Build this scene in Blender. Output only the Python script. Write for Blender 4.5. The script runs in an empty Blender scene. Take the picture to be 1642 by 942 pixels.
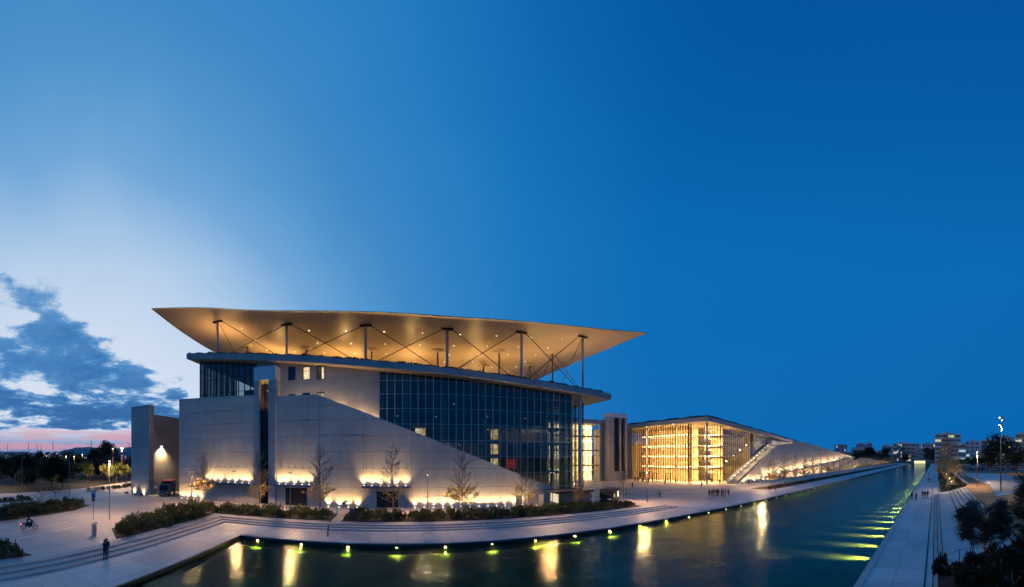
import bpy, math, random
from mathutils import Vector, Matrix
R = random.Random(11)
PI = math.pi
sc = bpy.context.scene
COL = sc.collection

# ------------------------------------------------------------------ camera (a stitched cylindrical panorama, 171 degrees wide)
CAM_H = 8.8
cd = bpy.data.cameras.new('camera')
cd.type = 'PANO'
cd.panorama_type = 'CENTRAL_CYLINDRICAL'
cd.central_cylindrical_range_u_min = -1.4927
cd.central_cylindrical_range_u_max = 1.4927
cd.central_cylindrical_range_v_min = -0.3782
cd.central_cylindrical_range_v_max = 1.3345
cd.central_cylindrical_radius = 1.0
cd.clip_start = 0.1
cd.clip_end = 20000
cam = bpy.data.objects.new('camera', cd)
cam.location = (0, 0, CAM_H)
cam.rotation_euler = (PI / 2, 0, 1.2345)
COL.objects.link(cam)
sc.camera = cam

# ------------------------------------------------------------------ render settings
sc.render.engine = 'CYCLES'
sc.cycles.use_denoising = True
try:
    sc.cycles.denoiser = 'OPENIMAGEDENOISE'
except Exception:
    pass
sc.cycles.use_light_tree = True
sc.cycles.max_bounces = 6
sc.cycles.diffuse_bounces = 2
sc.cycles.glossy_bounces = 3
sc.cycles.transmission_bounces = 4
sc.cycles.transparent_max_bounces = 10
sc.cycles.volume_bounces = 0
sc.cycles.sample_clamp_indirect = 4.0
sc.cycles.caustics_reflective = False
sc.cycles.caustics_refractive = False
sc.view_settings.view_transform = 'Standard'
sc.view_settings.look = 'None'
sc.view_settings.exposure = 0.0
sc.view_settings.gamma = 1.0

# ------------------------------------------------------------------ sky at dusk
SUN_AZ = 2.5          # radians to the left of +Y, where the sun went down
SUN = Vector((-math.sin(SUN_AZ), math.cos(SUN_AZ), 0))
def s2l(c):
    return tuple((v / 255 / 12.92) if v <= 10 else ((v / 255 + 0.055) / 1.055) ** 2.4 for v in c)
world = bpy.data.worlds.new('World')
sc.world = world
world.use_nodes = True
WT = world.node_tree
for n in list(WT.nodes):
    WT.nodes.remove(n)
class NT:
    """small helper to write node graphs as expressions"""
    def __init__(self, tree): self.t = tree
    def n(self, typ, **kw):
        x = self.t.nodes.new(typ)
        for k, v in kw.items(): setattr(x, k, v)
        return x
    def put(self, sock, v):
        if hasattr(v, 'is_output'): self.t.links.new(v, sock)
        else: sock.default_value = v
    def m(self, op, a, b=0.0, c=0.0, clamp=False):
        x = self.n('ShaderNodeMath', operation=op, use_clamp=clamp)
        self.put(x.inputs[0], a); self.put(x.inputs[1], b); self.put(x.inputs[2], c)
        return x.outputs[0]
    def v(self, op, a, b=(0, 0, 0)):
        x = self.n('ShaderNodeVectorMath', operation=op)
        self.put(x.inputs[0], a)
        if op == 'SCALE': self.put(x.inputs['Scale'], b)
        else: self.put(x.inputs[1], b)
        return x.outputs['Value'] if op in ('DOT_PRODUCT', 'LENGTH') else x.outputs['Vector']
    def sep(self, v):
        x = self.n('ShaderNodeSeparateXYZ'); self.put(x.inputs[0], v); return x.outputs
    def comb(self, a, b, c):
        x = self.n('ShaderNodeCombineXYZ')
        for i, q in enumerate((a, b, c)): self.put(x.inputs[i], q)
        return x.outputs[0]
    def mix(self, f, a, b, typ='MIX'):
        x = self.n('ShaderNodeMix', data_type='RGBA', blend_type=typ)
        self.put(x.inputs['Factor'], f)
        self.put(x.inputs[6], a if hasattr(a, 'is_output') else (*a[:3], 1))
        self.put(x.inputs[7], b if hasattr(b, 'is_output') else (*b[:3], 1))
        return x.outputs[2]
    def ramp(self, f, stops, interp='EASE'):
        x = self.n('ShaderNodeValToRGB'); r = x.color_ramp; r.interpolation = interp
        while len(r.elements) > 1: r.elements.remove(r.elements[-1])
        for i, (p, c) in enumerate(stops):
            e = r.elements[0] if i == 0 else r.elements.new(p)
            e.position = p
            e.color = (c, c, c, 1) if isinstance(c, (int, float)) else (*c, 1)
        self.put(x.inputs[0], f)
        return x.outputs[0]
    def noise(self, vec, scale, detail=4, rough=.55, dist=0.0):
        x = self.n('ShaderNodeTexNoise')
        if vec is not None: self.put(x.inputs['Vector'], vec)
        x.inputs['Scale'].default_value = scale; x.inputs['Detail'].default_value = detail
        x.inputs['Roughness'].default_value = rough; x.inputs['Distortion'].default_value = dist
        return x.outputs[0]
W = NT(WT)
dirv = W.v('NORMALIZE', W.n('ShaderNodeTexCoord').outputs['Generated'])
dx, dy, dz = W.sep(dirv)
# glow after sunset: wide in azimuth, fading upward and away from the sun
squash = W.v('NORMALIZE', W.comb(dx, dy, W.m('MULTIPLY', dz, 1.2)))
cosang = W.v('DOT_PRODUCT', squash, (SUN.x, SUN.y, 0))
veil = W.noise(W.comb(W.m('MULTIPLY', dx, 2.0), W.m('MULTIPLY', dy, 2.0), W.m('MULTIPLY', dz, 3.0)), 1.1, 3, .5, .5)
ang = W.m('ADD', W.m('DIVIDE', W.m('ARCCOSINE', cosang), PI), W.m('MULTIPLY', W.m('SUBTRACT', veil, .5), .035))
SKY = [(0.00, s2l((222, 230, 242))), (0.14, s2l((204, 219, 239))), (0.19, s2l((184, 207, 234))), (0.22, s2l((156, 192, 227))), (0.255, s2l((114, 167, 216))), (0.295, s2l((84, 150, 206))),
       (0.33, s2l((62, 136, 197))), (0.37, s2l((46, 128, 194))), (0.42, s2l((29, 120, 189))), (0.46, s2l((18, 114, 186))), (0.53, s2l((5, 107, 181))), (1.0, s2l((0, 100, 174)))]
grad = W.ramp(ang, SKY, 'LINEAR')
zen = W.m('MULTIPLY', W.ramp(dz, [(0.45, 0.0), (0.92, 1.0)]), W.ramp(ang, [(0.36, 0.0), (0.58, 1.0)]))
grad = W.mix(zen, grad, s2l((0, 78, 154)))
# horizon away from the sun: a faint lighter, greyer band
hz = W.m('POWER', W.m('SUBTRACT', 1.0, W.m('ABSOLUTE', dz), clamp=True), 14.0)
grad = W.mix(W.m('MULTIPLY', hz, 0.08), grad, s2l((66, 112, 176)))
# pink band close to the horizon on the sunset side
azs = W.v('DOT_PRODUCT', W.v('NORMALIZE', W.comb(dx, dy, 0.0)), (SUN.x, SUN.y, 0))
side = W.ramp(azs, [(0.30, 0.0), (0.86, 1.0)])
grad = W.mix(W.m('MULTIPLY', side, W.ramp(dz, [(0.02, 1.0), (0.10, 0.0)])), grad, s2l((112, 140, 190)))
band = W.ramp(dz, [(0.0, .55), (0.03, 1.0), (0.055, 1.0), (0.12, 0.0)])
streak = W.noise(W.comb(W.m('MULTIPLY', dx, 5.0), W.m('MULTIPLY', dy, 5.0), W.m('MULTIPLY', dz, 60.0)), 1.3, 5, .6)
pinkm = W.m('MULTIPLY', W.m('MULTIPLY', side, band), W.ramp(streak, [(0.42, 0.0), (0.60, 0.72)]))
grad = W.mix(pinkm, grad, s2l((212, 152, 170)))
# cloud bank, seen in perspective (coordinates on a flat cloud deck)
deck = W.m('ADD', W.m('ABSOLUTE', dz), 0.16)
cv = W.comb(W.m('DIVIDE', dx, deck), W.m('DIVIDE', dy, deck), 0.37)
cn = W.noise(cv, 1.05, 9, .60, .35)
cn2 = W.noise(W.v('ADD', cv, (4.3, 1.7, 0)), 3.4, 7, .6, .2)
cl = W.m('ADD', W.m('MULTIPLY', cn, 0.62), W.m('MULTIPLY', cn2, 0.38))
CD = Vector((-math.sin(2.95), math.cos(2.95), 0))
caz = W.v('DOT_PRODUCT', W.v('NORMALIZE', W.comb(dx, dy, 0.0)), tuple(CD))
ctop = W.ramp(caz, [(0.40, 0.0), (0.60, 0.20), (0.72, 0.30), (0.84, 0.37), (0.97, 0.56)], 'LINEAR')
cover = W.m('MULTIPLY', W.m('DIVIDE', W.m('SUBTRACT', ctop, dz), 0.13, clamp=True), W.ramp(dz, [(0.068, 0.0), (0.088, 1.0)]))
cthr = W.m('SUBTRACT', 0.66, W.m('MULTIPLY', cover, 0.25))
cden = W.m('DIVIDE', W.m('SUBTRACT', cl, cthr), 0.13, clamp=True)
cden = W.m('MULTIPLY', cden, W.ramp(cover, [(0.0, 0.0), (0.12, 1.0)]))
cloudcol = W.ramp(cden, [(0.0, s2l((216, 222, 234))), (0.30, s2l((124, 168, 212))), (0.6, s2l((66, 128, 188))), (1.0, s2l((42, 106, 172)))], 'LINEAR')
cloudcol = W.mix(W.m('MULTIPLY', W.ramp(cn2, [(0.40, 0.0), (0.72, 1.0)]), 0.5), cloudcol, s2l((98, 152, 206)))
cloudcol = W.mix(W.m('MULTIPLY', W.ramp(dz, [(0.12, 1.0), (0.26, 0.0)]), W.ramp(cden, [(0.3, 0.0), (0.9, .75)])), cloudcol, s2l((34, 94, 160)))
grad = W.mix(W.ramp(cden, [(0.0, 0.0), (0.40, 1.0)], 'LINEAR'), grad, cloudcol)
# below the horizon: dark earth tone so that no light comes from under the ground
grad = W.mix(W.m('MULTIPLY', W.m('MULTIPLY', dz, -30.0, clamp=True), 1.0), grad, s2l((24, 36, 58)))
bg = W.n('ShaderNodeBackground'); W.put(bg.inputs['Color'], grad); bg.inputs['Strength'].default_value = 1.0
# the physical twilight sky adds its own weak light
nish = W.n('ShaderNodeTexSky', sky_type='NISHITA', sun_disc=False)
nish.sun_elevation = math.radians(-3.0); nish.sun_rotation = -SUN_AZ
bg2 = W.n('ShaderNodeBackground'); W.put(bg2.inputs['Color'], nish.outputs[0]); bg2.inputs['Strength'].default_value = 0.05
add = W.n('ShaderNodeAddShader'); W.put(add.inputs[0], bg.outputs[0]); W.put(add.inputs[1], bg2.outputs[0])
W.put(W.n('ShaderNodeOutputWorld').inputs[0], add.outputs[0])
# last light from the sunset side
sl = bpy.data.lights.new('sun', 'SUN'); sl.energy = 0.12; sl.angle = math.radians(25); sl.color = (1.0, 0.80, 0.74)
so = bpy.data.objects.new('sun', sl); COL.objects.link(so)
so.rotation_euler = Vector((-SUN.x, -SUN.y, -0.20)).to_track_quat('-Z', 'Y').to_euler()

# ------------------------------------------------------------------ mesh helpers
class MB:
    def __init__(self): self.v = []; self.f = []; self.m = []; self.cur = 0
    def add(self, vs, fs):
        b = len(self.v); self.v += [tuple(p) for p in vs]
        self.f += [tuple(b + i for i in f) for f in fs]; self.m += [self.cur] * len(fs)
        return self
    def box(self, x0, x1, y0, y1, z0, z1):
        x0, x1 = min(x0, x1), max(x0, x1); y0, y1 = min(y0, y1), max(y0, y1); z0, z1 = min(z0, z1), max(z0, z1)
        return self.hexa([(x0, y0, z0), (x1, y0, z0), (x1, y1, z0), (x0, y1, z0), (x0, y0, z1), (x1, y0, z1), (x1, y1, z1), (x0, y1, z1)])
    def hexa(self, p):
        return self.add(p, [(3, 2, 1, 0), (4, 5, 6, 7), (0, 1, 5, 4), (1, 2, 6, 5), (2, 3, 7, 6), (3, 0, 4, 7)])
    def prism(self, poly, a0, a1, axis='z'):
        """polygon (2D, counter-clockwise) extruded along an axis; the 2D axes are the other two in order"""
        def P(q, a):
            return (q[0], q[1], a) if axis == 'z' else ((a, q[0], q[1]) if axis == 'x' else (q[0], a, q[1]))
        n = len(poly)
        vs = [P(q, a0) for q in poly] + [P(q, a1) for q in poly]
        fs = [tuple(range(n - 1, -1, -1)), tuple(range(n, 2 * n))] + [(i, (i + 1) % n, n + (i + 1) % n, n + i) for i in range(n)]
        return self.add(vs, fs)
    def tube(self, p0, p1, r0, r1=None, n=6, cap=True):
        p0 = Vector(p0); p1 = Vector(p1); r1 = r0 if r1 is None else r1
        d = (p1 - p0)
        if d.length < 1e-6: return self
        d.normalize(); u = d.orthogonal().normalized(); w = d.cross(u)
        vs = [p0 + (u * math.cos(2 * PI * i / n) + w * math.sin(2 * PI * i / n)) * r0 for i in range(n)] + \
             [p1 + (u * math.cos(2 * PI * i / n) + w * math.sin(2 * PI * i / n)) * r1 for i in range(n)]
        fs = [(i, (i + 1) % n, n + (i + 1) % n, n + i) for i in range(n)]
        if cap: fs += [tuple(range(n - 1, -1, -1)), tuple(range(n, 2 * n))]
        return self.add(vs, fs)
    def path(self, pts, r, n=6):
        for a, b in zip(pts[:-1], pts[1:]): self.tube(a, b, r, r, n)
        return self
    def lathe(self, prof, n=12, c=(0, 0, 0)):
        vs = []; k = len(prof)
        for r, z in prof:
            for i in range(n):
                a = 2 * PI * i / n; vs.append((c[0] + r * math.cos(a), c[1] + r * math.sin(a), c[2] + z))
        fs = []
        for j in range(k - 1):
            for i in range(n):
                fs.append((j * n + i, j * n + (i + 1) % n, (j + 1) * n + (i + 1) % n, (j + 1) * n + i))
        fs += [tuple(range(n - 1, -1, -1)), tuple(range((k - 1) * n, k * n))]
        return self.add(vs, fs)
    def ball(self, c, r, n=8, sz=1.0):
        prof = [(max(.001, r * math.sin(PI * j / n)), -r * sz * math.cos(PI * j / n)) for j in range(n + 1)]
        return self.lathe(prof, n + 2, c)
    def mesh(self, name, mats, smooth=False):
        me = bpy.data.meshes.new(name); me.from_pydata(self.v, [], self.f); me.update()
        for q in (mats if isinstance(mats, (list, tuple)) else [mats]): me.materials.append(q)
        if len(me.materials) > 1: me.polygons.foreach_set('material_index', self.m)
        if smooth: me.polygons.foreach_set('use_smooth', [True] * len(me.polygons))
        return me
    def build(self, name, mats, parent=None, smooth=False, loc=None, rz=0.0):
        """linked mesh object; with a parent the vertices are world coordinates when the parent is unrotated"""
        if parent is not None and loc is None:
            l = wloc(parent); self.v = [(p[0] - l[0], p[1] - l[1], p[2] - l[2]) for p in self.v]
        return link(name, self.mesh(name, mats, smooth), parent, loc or (0, 0, 0), rz)
def wloc(o):
    l = Vector((0, 0, 0))
    while o is not None: l = l + o.location; o = o.parent
    return l
def link(name, data, parent=None, loc=(0, 0, 0), rz=0.0):
    o = bpy.data.objects.new(name, data); COL.objects.link(o)
    o.location = loc; o.rotation_euler = (0, 0, rz)
    if parent is not None: o.parent = parent
    return o
def tag(o, label=None, cat=None, group=None, kind=None):
    for k, v in (('label', label), ('category', cat), ('group', group), ('kind', kind)):
        if v: o[k] = v
    return o
def thing(name, label, cat, loc=(0, 0, 0), group=None, rz=0.0):
    return tag(link(name, None, None, loc, rz), label, cat, group)
KIDS = {}
def kids(o): return [c for c in bpy.data.objects if c.parent == o]
def copy_tree(o, parent=None, _kids=None):
    if _kids is None:
        _kids = {}
        for c in COL.objects:
            if c.parent is not None: _kids.setdefault(c.parent.name, []).append(c)
    c = o.copy(); COL.objects.link(c); c.parent = parent
    for ch in _kids.get(o.name, []): copy_tree(ch, c, _kids)
    return c
class Proto:
    """first use places the prototype itself, later uses place copies"""
    def __init__(self, root): self.root = root; self.used = False
    def put(self, loc, rz=0.0, label=None, group=None, s=1.0):
        o = self.root if not self.used else copy_tree(self.root)
        self.used = True
        o.location = loc; o.rotation_euler = (0, 0, rz); o.scale = (s, s, s) if isinstance(s, (int, float)) else s
        if label: o['label'] = label
        if group: o['group'] = group
        elif 'group' in o and label is not None and group == '': del o['group']
        return o
def smooth_interp(xs, ys):
    def f(x):
        if x <= xs[0]: return ys[0]
        if x >= xs[-1]: return ys[-1]
        for i in range(len(xs) - 1):
            if x <= xs[i + 1]:
                h = xs[i + 1] - xs[i]; t = (x - xs[i]) / h
                def sl(j):
                    if j == 0: return (ys[1] - ys[0]) / (xs[1] - xs[0])
                    if j == len(xs) - 1: return (ys[-1] - ys[-2]) / (xs[-1] - xs[-2])
                    return (ys[j + 1] - ys[j - 1]) / (xs[j + 1] - xs[j - 1])
                m0, m1 = sl(i) * h, sl(i + 1) * h
                return (2*t**3-3*t*t+1)*ys[i] + (t**3-2*t*t+t)*m0 + (-2*t**3+3*t*t)*ys[i+1] + (t**3-t*t)*m1
    return f

# ------------------------------------------------------------------ materials
def new_mat(name):
    m = bpy.data.materials.new(name); m.use_nodes = True
    return m, NT(m.node_tree), m.node_tree.nodes['Principled BSDF']
def plain(name, col, rough=.7, metal=0.0, var=0.12, scale=3.0, bump=0.0, bscale=30.0, spec=None):
    m, N, b = new_mat(name)
    tc = N.n('ShaderNodeTexCoord').outputs['Object']
    if var:
        f = N.noise(tc, scale, 5)
        c = N.mix(N.ramp(f, [(0.3, 0.0), (0.7, 1.0)]), tuple(v * (1 - var) for v in col), tuple(min(1, v * (1 + var)) for v in col))
        N.put(b.inputs['Base Color'], c)
    else:
        b.inputs['Base Color'].default_value = (*col, 1)
    b.inputs['Roughness'].default_value = rough; b.inputs['Metallic'].default_value = metal
    if spec is not None: b.inputs['Specular IOR Level'].default_value = spec
    if bump:
        bn = N.n('ShaderNodeBump'); bn.inputs['Strength'].default_value = bump; bn.inputs['Distance'].default_value = .02
        N.put(bn.inputs['Height'], N.noise(tc, bscale, 4)); N.put(b.inputs['Normal'], bn.outputs[0])
    return m
def emit(name, col, strength):
    m, N, b = new_mat(name)
    b.inputs['Base Color'].default_value = (*[min(.8, c) for c in col], 1)
    b.inputs['Emission Color'].default_value = (*col, 1); b.inputs['Emission Strength'].default_value = strength
    return m
def concrete(name, col, streak=.2, rough=.75, board=0.0):
    """cast concrete: cloudy tone, vertical run-off streaks, fine pores, optional boards"""
    m, N, b = new_mat(name)
    g = N.n('ShaderNodeNewGeometry').outputs['Position']
    x, y, z = N.sep(g)
    n1 = N.noise(g, .22, 6, .6)
    st = N.noise(N.comb(N.m('MULTIPLY', x, 1.5), N.m('MULTIPLY', y, 1.5), N.m('MULTIPLY', z, .06)), 1.0, 6, .65)
    lift = N.noise(N.comb(N.m('MULTIPLY', x, .03), N.m('MULTIPLY', y, .03), N.m('MULTIPLY', z, .9)), 1.0, 3, .5)
    f = N.m('ADD', N.m('MULTIPLY', n1, .55), N.m('ADD', N.m('MULTIPLY', st, streak), N.m('MULTIPLY', lift, .25)))
    f = N.ramp(f, [(.30, 0.0), (.72, 1.0)], 'LINEAR')
    c = N.mix(f, tuple(v * .62 for v in col), tuple(v * 1.20 for v in col))
    N.put(b.inputs['Base Color'], c); b.inputs['Roughness'].default_value = rough
    bn = N.n('ShaderNodeBump'); bn.inputs['Strength'].default_value = .25; bn.inputs['Distance'].default_value = .03
    N.put(bn.inputs['Height'], N.noise(g, 7.0, 6, .65)); N.put(b.inputs['Normal'], bn.outputs[0])
    return m
def paving(name, col, sx=2.4, sy=2.4, joint=.03, var=.20, rough=.55, dark=.42):
    """large pale slabs with thin joints, foot wear and dried water marks"""
    m, N, b = new_mat(name)
    g = N.n('ShaderNodeNewGeometry').outputs['Position']
    x, y, z = N.sep(g)
    def jl(c, s):
        w = N.m('FRACT', N.m('DIVIDE', c, s)); e = N.m('MINIMUM', w, N.m('SUBTRACT', 1.0, w))
        return N.m('LESS_THAN', e, joint / s)
    j = N.m('MAXIMUM', jl(x, sx), jl(y, sy))
    cell = N.comb(N.m('FLOOR', N.m('DIVIDE', x, sx)), N.m('FLOOR', N.m('DIVIDE', y, sy)), 0.0)
    wn = N.n('ShaderNodeTexWhiteNoise', noise_dimensions='3D'); N.put(wn.inputs['Vector'], cell)
    n1 = N.noise(g, .16, 6, .62, .4); n2 = N.noise(g, 1.7, 5, .6)
    f = N.m('ADD', N.m('MULTIPLY', n1, .6), N.m('ADD', N.m('MULTIPLY', n2, .22), N.m('MULTIPLY', wn.outputs[0], .18)))
    c = N.mix(N.ramp(f, [(.30, 0.0), (.68, 1.0)], 'LINEAR'), tuple(v * (1 - var * 1.5) for v in col), tuple(v * (1 + var) for v in col))
    sp = N.ramp(N.noise(g, .55, 7, .7, .8), [(.56, 0.0), (.70, 1.0)])
    c = N.mix(N.m('MULTIPLY', sp, .35), c, tuple(v * .55 for v in col))
    c = N.mix(N.m('MULTIPLY', j, .75), c, tuple(v * dark for v in col))
    N.put(b.inputs['Base Color'], c)
    N.put(b.inputs['Roughness'], N.ramp(n1, [(.3, rough - .12), (.7, rough + .2)], 'LINEAR'))
    bn = N.n('ShaderNodeBump'); bn.inputs['Strength'].default_value = .2; bn.inputs['Distance'].default_value = .01
    N.put(bn.inputs['Height'], N.noise(g, 22.0, 4)); N.put(b.inputs['Normal'], bn.outputs[0])
    return m
def glass(name, tint=(.75, .8, .82), refl=.12, grad=.75):
    """thin architectural glass: clear, with a mirror share that grows at grazing angles"""
    m = bpy.data.materials.new(name); m.use_nodes = True; t = m.node_tree; N = NT(t)
    for n in list(t.nodes): t.nodes.remove(n)
    lw = N.n('ShaderNodeLayerWeight'); lw.inputs['Blend'].default_value = .25
    f = N.m('ADD', refl, N.m('MULTIPLY', lw.outputs['Fresnel'], grad), clamp=True)
    tr = N.n('ShaderNodeBsdfTransparent'); tr.inputs[0].default_value = (*tint, 1)
    gl = N.n('ShaderNodeBsdfGlossy'); gl.inputs['Roughness'].default_value = .03; gl.inputs['Color'].default_value = (.95, .97, 1, 1)
    bn = N.n('ShaderNodeBump'); bn.inputs['Strength'].default_value = .03; bn.inputs['Distance'].default_value = .1
    N.put(bn.inputs['Height'], N.noise(N.n('ShaderNodeNewGeometry').outputs['Position'], .6, 2)); N.put(gl.inputs['Normal'], bn.outputs[0])
    mx = N.n('ShaderNodeMixShader'); N.put(mx.inputs[0], f); N.put(mx.inputs[1], tr.outputs[0]); N.put(mx.inputs[2], gl.outputs[0])
    N.put(N.n('ShaderNodeOutputMaterial').inputs[0], mx.outputs[0])
    return m
def leafmat(name, c1, c2, trans=.25, rough=.6):
    m, N, b = new_mat(name)
    oi = N.n('ShaderNodeObjectInfo').outputs['Random']
    f = N.m('ADD', N.m('MULTIPLY', N.noise(N.n('ShaderNodeNewGeometry').outputs['Position'], 1.6, 3), .8), N.m('MULTIPLY', oi, .25))
    N.put(b.inputs['Base Color'], N.mix(N.ramp(f, [(.3, 0.0), (.8, 1.0)]), c1, c2)); b.inputs['Roughness'].default_value = rough
    tl = N.n('ShaderNodeBsdfTranslucent'); tl.inputs[0].default_value = (*c2, 1)
    mx = N.n('ShaderNodeMixShader'); mx.inputs[0].default_value = trans
    N.put(mx.inputs[1], b.outputs[0]); N.put(mx.inputs[2], tl.outputs[0])
    N.put(m.node_tree.nodes['Material Output'].inputs[0], mx.outputs[0])
    return m
def water_mat():
    m = bpy.data.materials.new('canal_water'); m.use_nodes = True; t = m.node_tree; N = NT(t)
    for n in list(t.nodes): t.nodes.remove(n)
    g = N.n('ShaderNodeNewGeometry').outputs['Position']; x, y, z = N.sep(g)
    h = N.m('ADD', N.noise(g, .9, 4, .6, .4), N.m('ADD', N.m('MULTIPLY', N.noise(g, .13, 2), 1.2), N.m('MULTIPLY', N.noise(g, 4.0, 3), .22)))
    bn = N.n('ShaderNodeBump'); bn.inputs['Strength'].default_value = .6; bn.inputs['Distance'].default_value = .13
    N.put(bn.inputs['Height'], h)
    fr = N.n('ShaderNodeFresnel'); fr.inputs['IOR'].default_value = 1.33; N.put(fr.inputs['Normal'], bn.outputs[0])
    tr = N.n('ShaderNodeBsdfTransparent'); tr.inputs[0].default_value = (.62, .86, .80, 1)
    gl = N.n('ShaderNodeBsdfGlossy'); gl.inputs['Roughness'].default_value = .10; gl.inputs['Color'].default_value = (.62, .74, .68, 1)
    N.put(gl.inputs['Normal'], bn.outputs[0])
    mx = N.n('ShaderNodeMixShader'); N.put(mx.inputs[0], fr.outputs[0]); N.put(mx.inputs[1], tr.outputs[0]); N.put(mx.inputs[2], gl.outputs[0])
    N.put(N.n('ShaderNodeOutputMaterial').inputs[0], mx.outputs[0])
    return m

M = {}
M['wall'] = concrete('cast_concrete', (.62, .52, .44), .30)
M['wall2'] = concrete('pale_concrete', (.56, .51, .46), .15)
M['stucco'] = concrete('smooth_render', (.60, .53, .45), .1)
M['pave'] = paving('pale_paving', (.58, .53, .50), 3.0, 3.0)
M['pave2'] = paving('plaza_paving', (.52, .45, .41), 4.5, 4.5)
M['asphalt'] = paving('pale_roadway', (.46, .40, .36), 9, 9, .03, .2)
M['road'] = plain('asphalt', (.06, .06, .062), .85, var=.2, scale=.4, bump=.3)
M['step'] = concrete('step_stone', (.55, .51, .48), .1)
M['blackstone'] = plain('dark_stone', (.03, .03, .032), .5, var=.2)
M['soil'] = plain('soil', (.06, .042, .03), .95, var=.35, scale=1.2, bump=.5)
M['earth'] = plain('dark_earth', (.045, .045, .03), .95, var=.4, scale=.05)
M['sand'] = plain('sandy_ground', (.34, .19, .08), .9, var=.2, scale=.4, bump=.4)
M['lawn'] = plain('lawn', (.045, .06, .022), .9, var=.4, scale=.6, bump=.5)
M['steel'] = plain('grey_steel', (.16, .16, .17), .4, .7, .1)
M['dark'] = plain('dark_metal', (.025, .026, .03), .45, .4, .1)
M['bluesteel'] = plain('blue_grey_steel', (.18, .21, .28), .45, .3, .08)
M['postwhite'] = plain('painted_steel', (.55, .56, .60), .45, .1, .05)
M['white'] = plain('white_paint', (.74, .74, .74), .6, var=.05)
M['canopy'] = plain('ferrocement_shell', (.74, .58, .40), .34, var=.05, scale=.15)
M['fascia'] = concrete('fascia_concrete', (.46, .42, .42), .1)
M['soffit'] = plain('soffit_render', (.62, .52, .38), .7, var=.06)
M['glass'] = glass('dark_facade_glass', (.52, .57, .58), .04, .36)
M['glassdark'] = glass('smoked_glass', (.45, .42, .38), .02, .25)
M['glassclear'] = glass('clear_facade_glass', (.92, .92, .90), .03, .22)
M['mull'] = plain('mullion', (.62, .57, .52), .5, .1, .08)
M['mulldark'] = plain('bronze_mullion', (.07, .055, .045), .5, .4, .08)
M['water'] = water_mat()
M['poolfloor'] = plain('canal_floor', (.10, .125, .045), .8, var=.35, scale=.35)
M['bark'] = plain('bark', (.27, .185, .115), .9, var=.3, scale=6, bump=.6)
M['leaf'] = leafmat('shrub_leaf', (.034, .048, .016), (.085, .098, .032))
M['leafdark'] = leafmat('evergreen_leaf', (.012, .020, .012), (.034, .048, .020))
M['leafgold'] = leafmat('autumn_leaf', (.38, .22, .05), (.60, .42, .11), .5)
M['leafgreen'] = leafmat('lime_leaf', (.06, .085, .015), (.14, .16, .03), .35)
M['needle'] = leafmat('shaded_pine_needle', (.003, .005, .003), (.008, .012, .005), .05)  # near-black: the pines' silhouette shade is put into the colour
M['leafshade'] = leafmat('shaded_bank_leaf', (.004, .006, .004), (.010, .014, .006), .1)  # leaf colour darkened to carry the bank's silhouette shade
M['soilshade'] = plain('shaded_bank_soil', (.004, .0038, .003), .95, var=.4, scale=1.5, bump=.6)  # soil blackened so the bank's shade sits in its colour
M['lampwarm'] = emit('lamp_warm', (1.0, .80, .45), 14)
M['lampwhite'] = emit('lamp_white', (1.0, .88, .66), 22)
M['lampgreen'] = emit('lamp_underwater', (1.0, .96, .40), 6)
M['downlight'] = emit('downlight_lens', (1.0, .83, .52), 6)
M['foyerlight'] = emit('foyer_lens', (1.0, .86, .6), 2.0)
M['red'] = plain('red_paint', (.5, .04, .03), .5)
M['bluesign'] = plain('blue_sign', (.02, .07, .30), .5)
M['skin'] = plain('skin', (.45, .27, .2), .6, var=.04)
M['hair'] = plain('hair', (.02, .014, .01), .7)

# lamps share their data
def spot(name, power, col, size, blend, rad=.06):
    l = bpy.data.lights.new(name, 'SPOT'); l.energy = power; l.color = col; l.spot_size = math.radians(size); l.spot_blend = blend; l.shadow_soft_size = rad
    return l
def point(name, power, col, rad=.15):
    l = bpy.data.lights.new(name, 'POINT'); l.energy = power; l.color = col; l.shadow_soft_size = rad
    return l
WARM = (1.0, .72, .36); AMBER = (1.0, .60, .24)
L_UP = spot('uplight', 950, (1.0, .66, .26), 100, 1.0, .05)
L_AWN = spot('awning_uplight', 950, (1.0, .68, .28), 100, 1.0, .05)
L_CANAL = spot('canal_light', 800, (1.0, .88, .10), 120, 1.0, .02)
L_CANAL_E = spot('canal_light_east', 11000, (1.0, .88, .16), 46, 1.0, .05)
L_STREET = spot('street_lamp_light', 2200, (1.0, .66, .34), 150, .6, .12)
def lamp(name, data, parent, loc, direction=(0, 0, -1)):
    o = link(name, data, parent, loc)
    o.rotation_euler = Vector(direction).to_track_quat('-Z', 'Y').to_euler()
    return o

ORD = ('first', 'second', 'third', 'fourth', 'fifth', 'sixth', 'seventh', 'eighth', 'ninth', 'tenth', 'eleventh', 'twelfth')
def nth(k):
    k += 1
    return ORD[k - 1] if k <= 12 else '%d%s' % (k, 'th' if 10 < k % 100 < 14 else {1: 'st', 2: 'nd', 3: 'rd'}.get(k % 10, 'th'))

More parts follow.
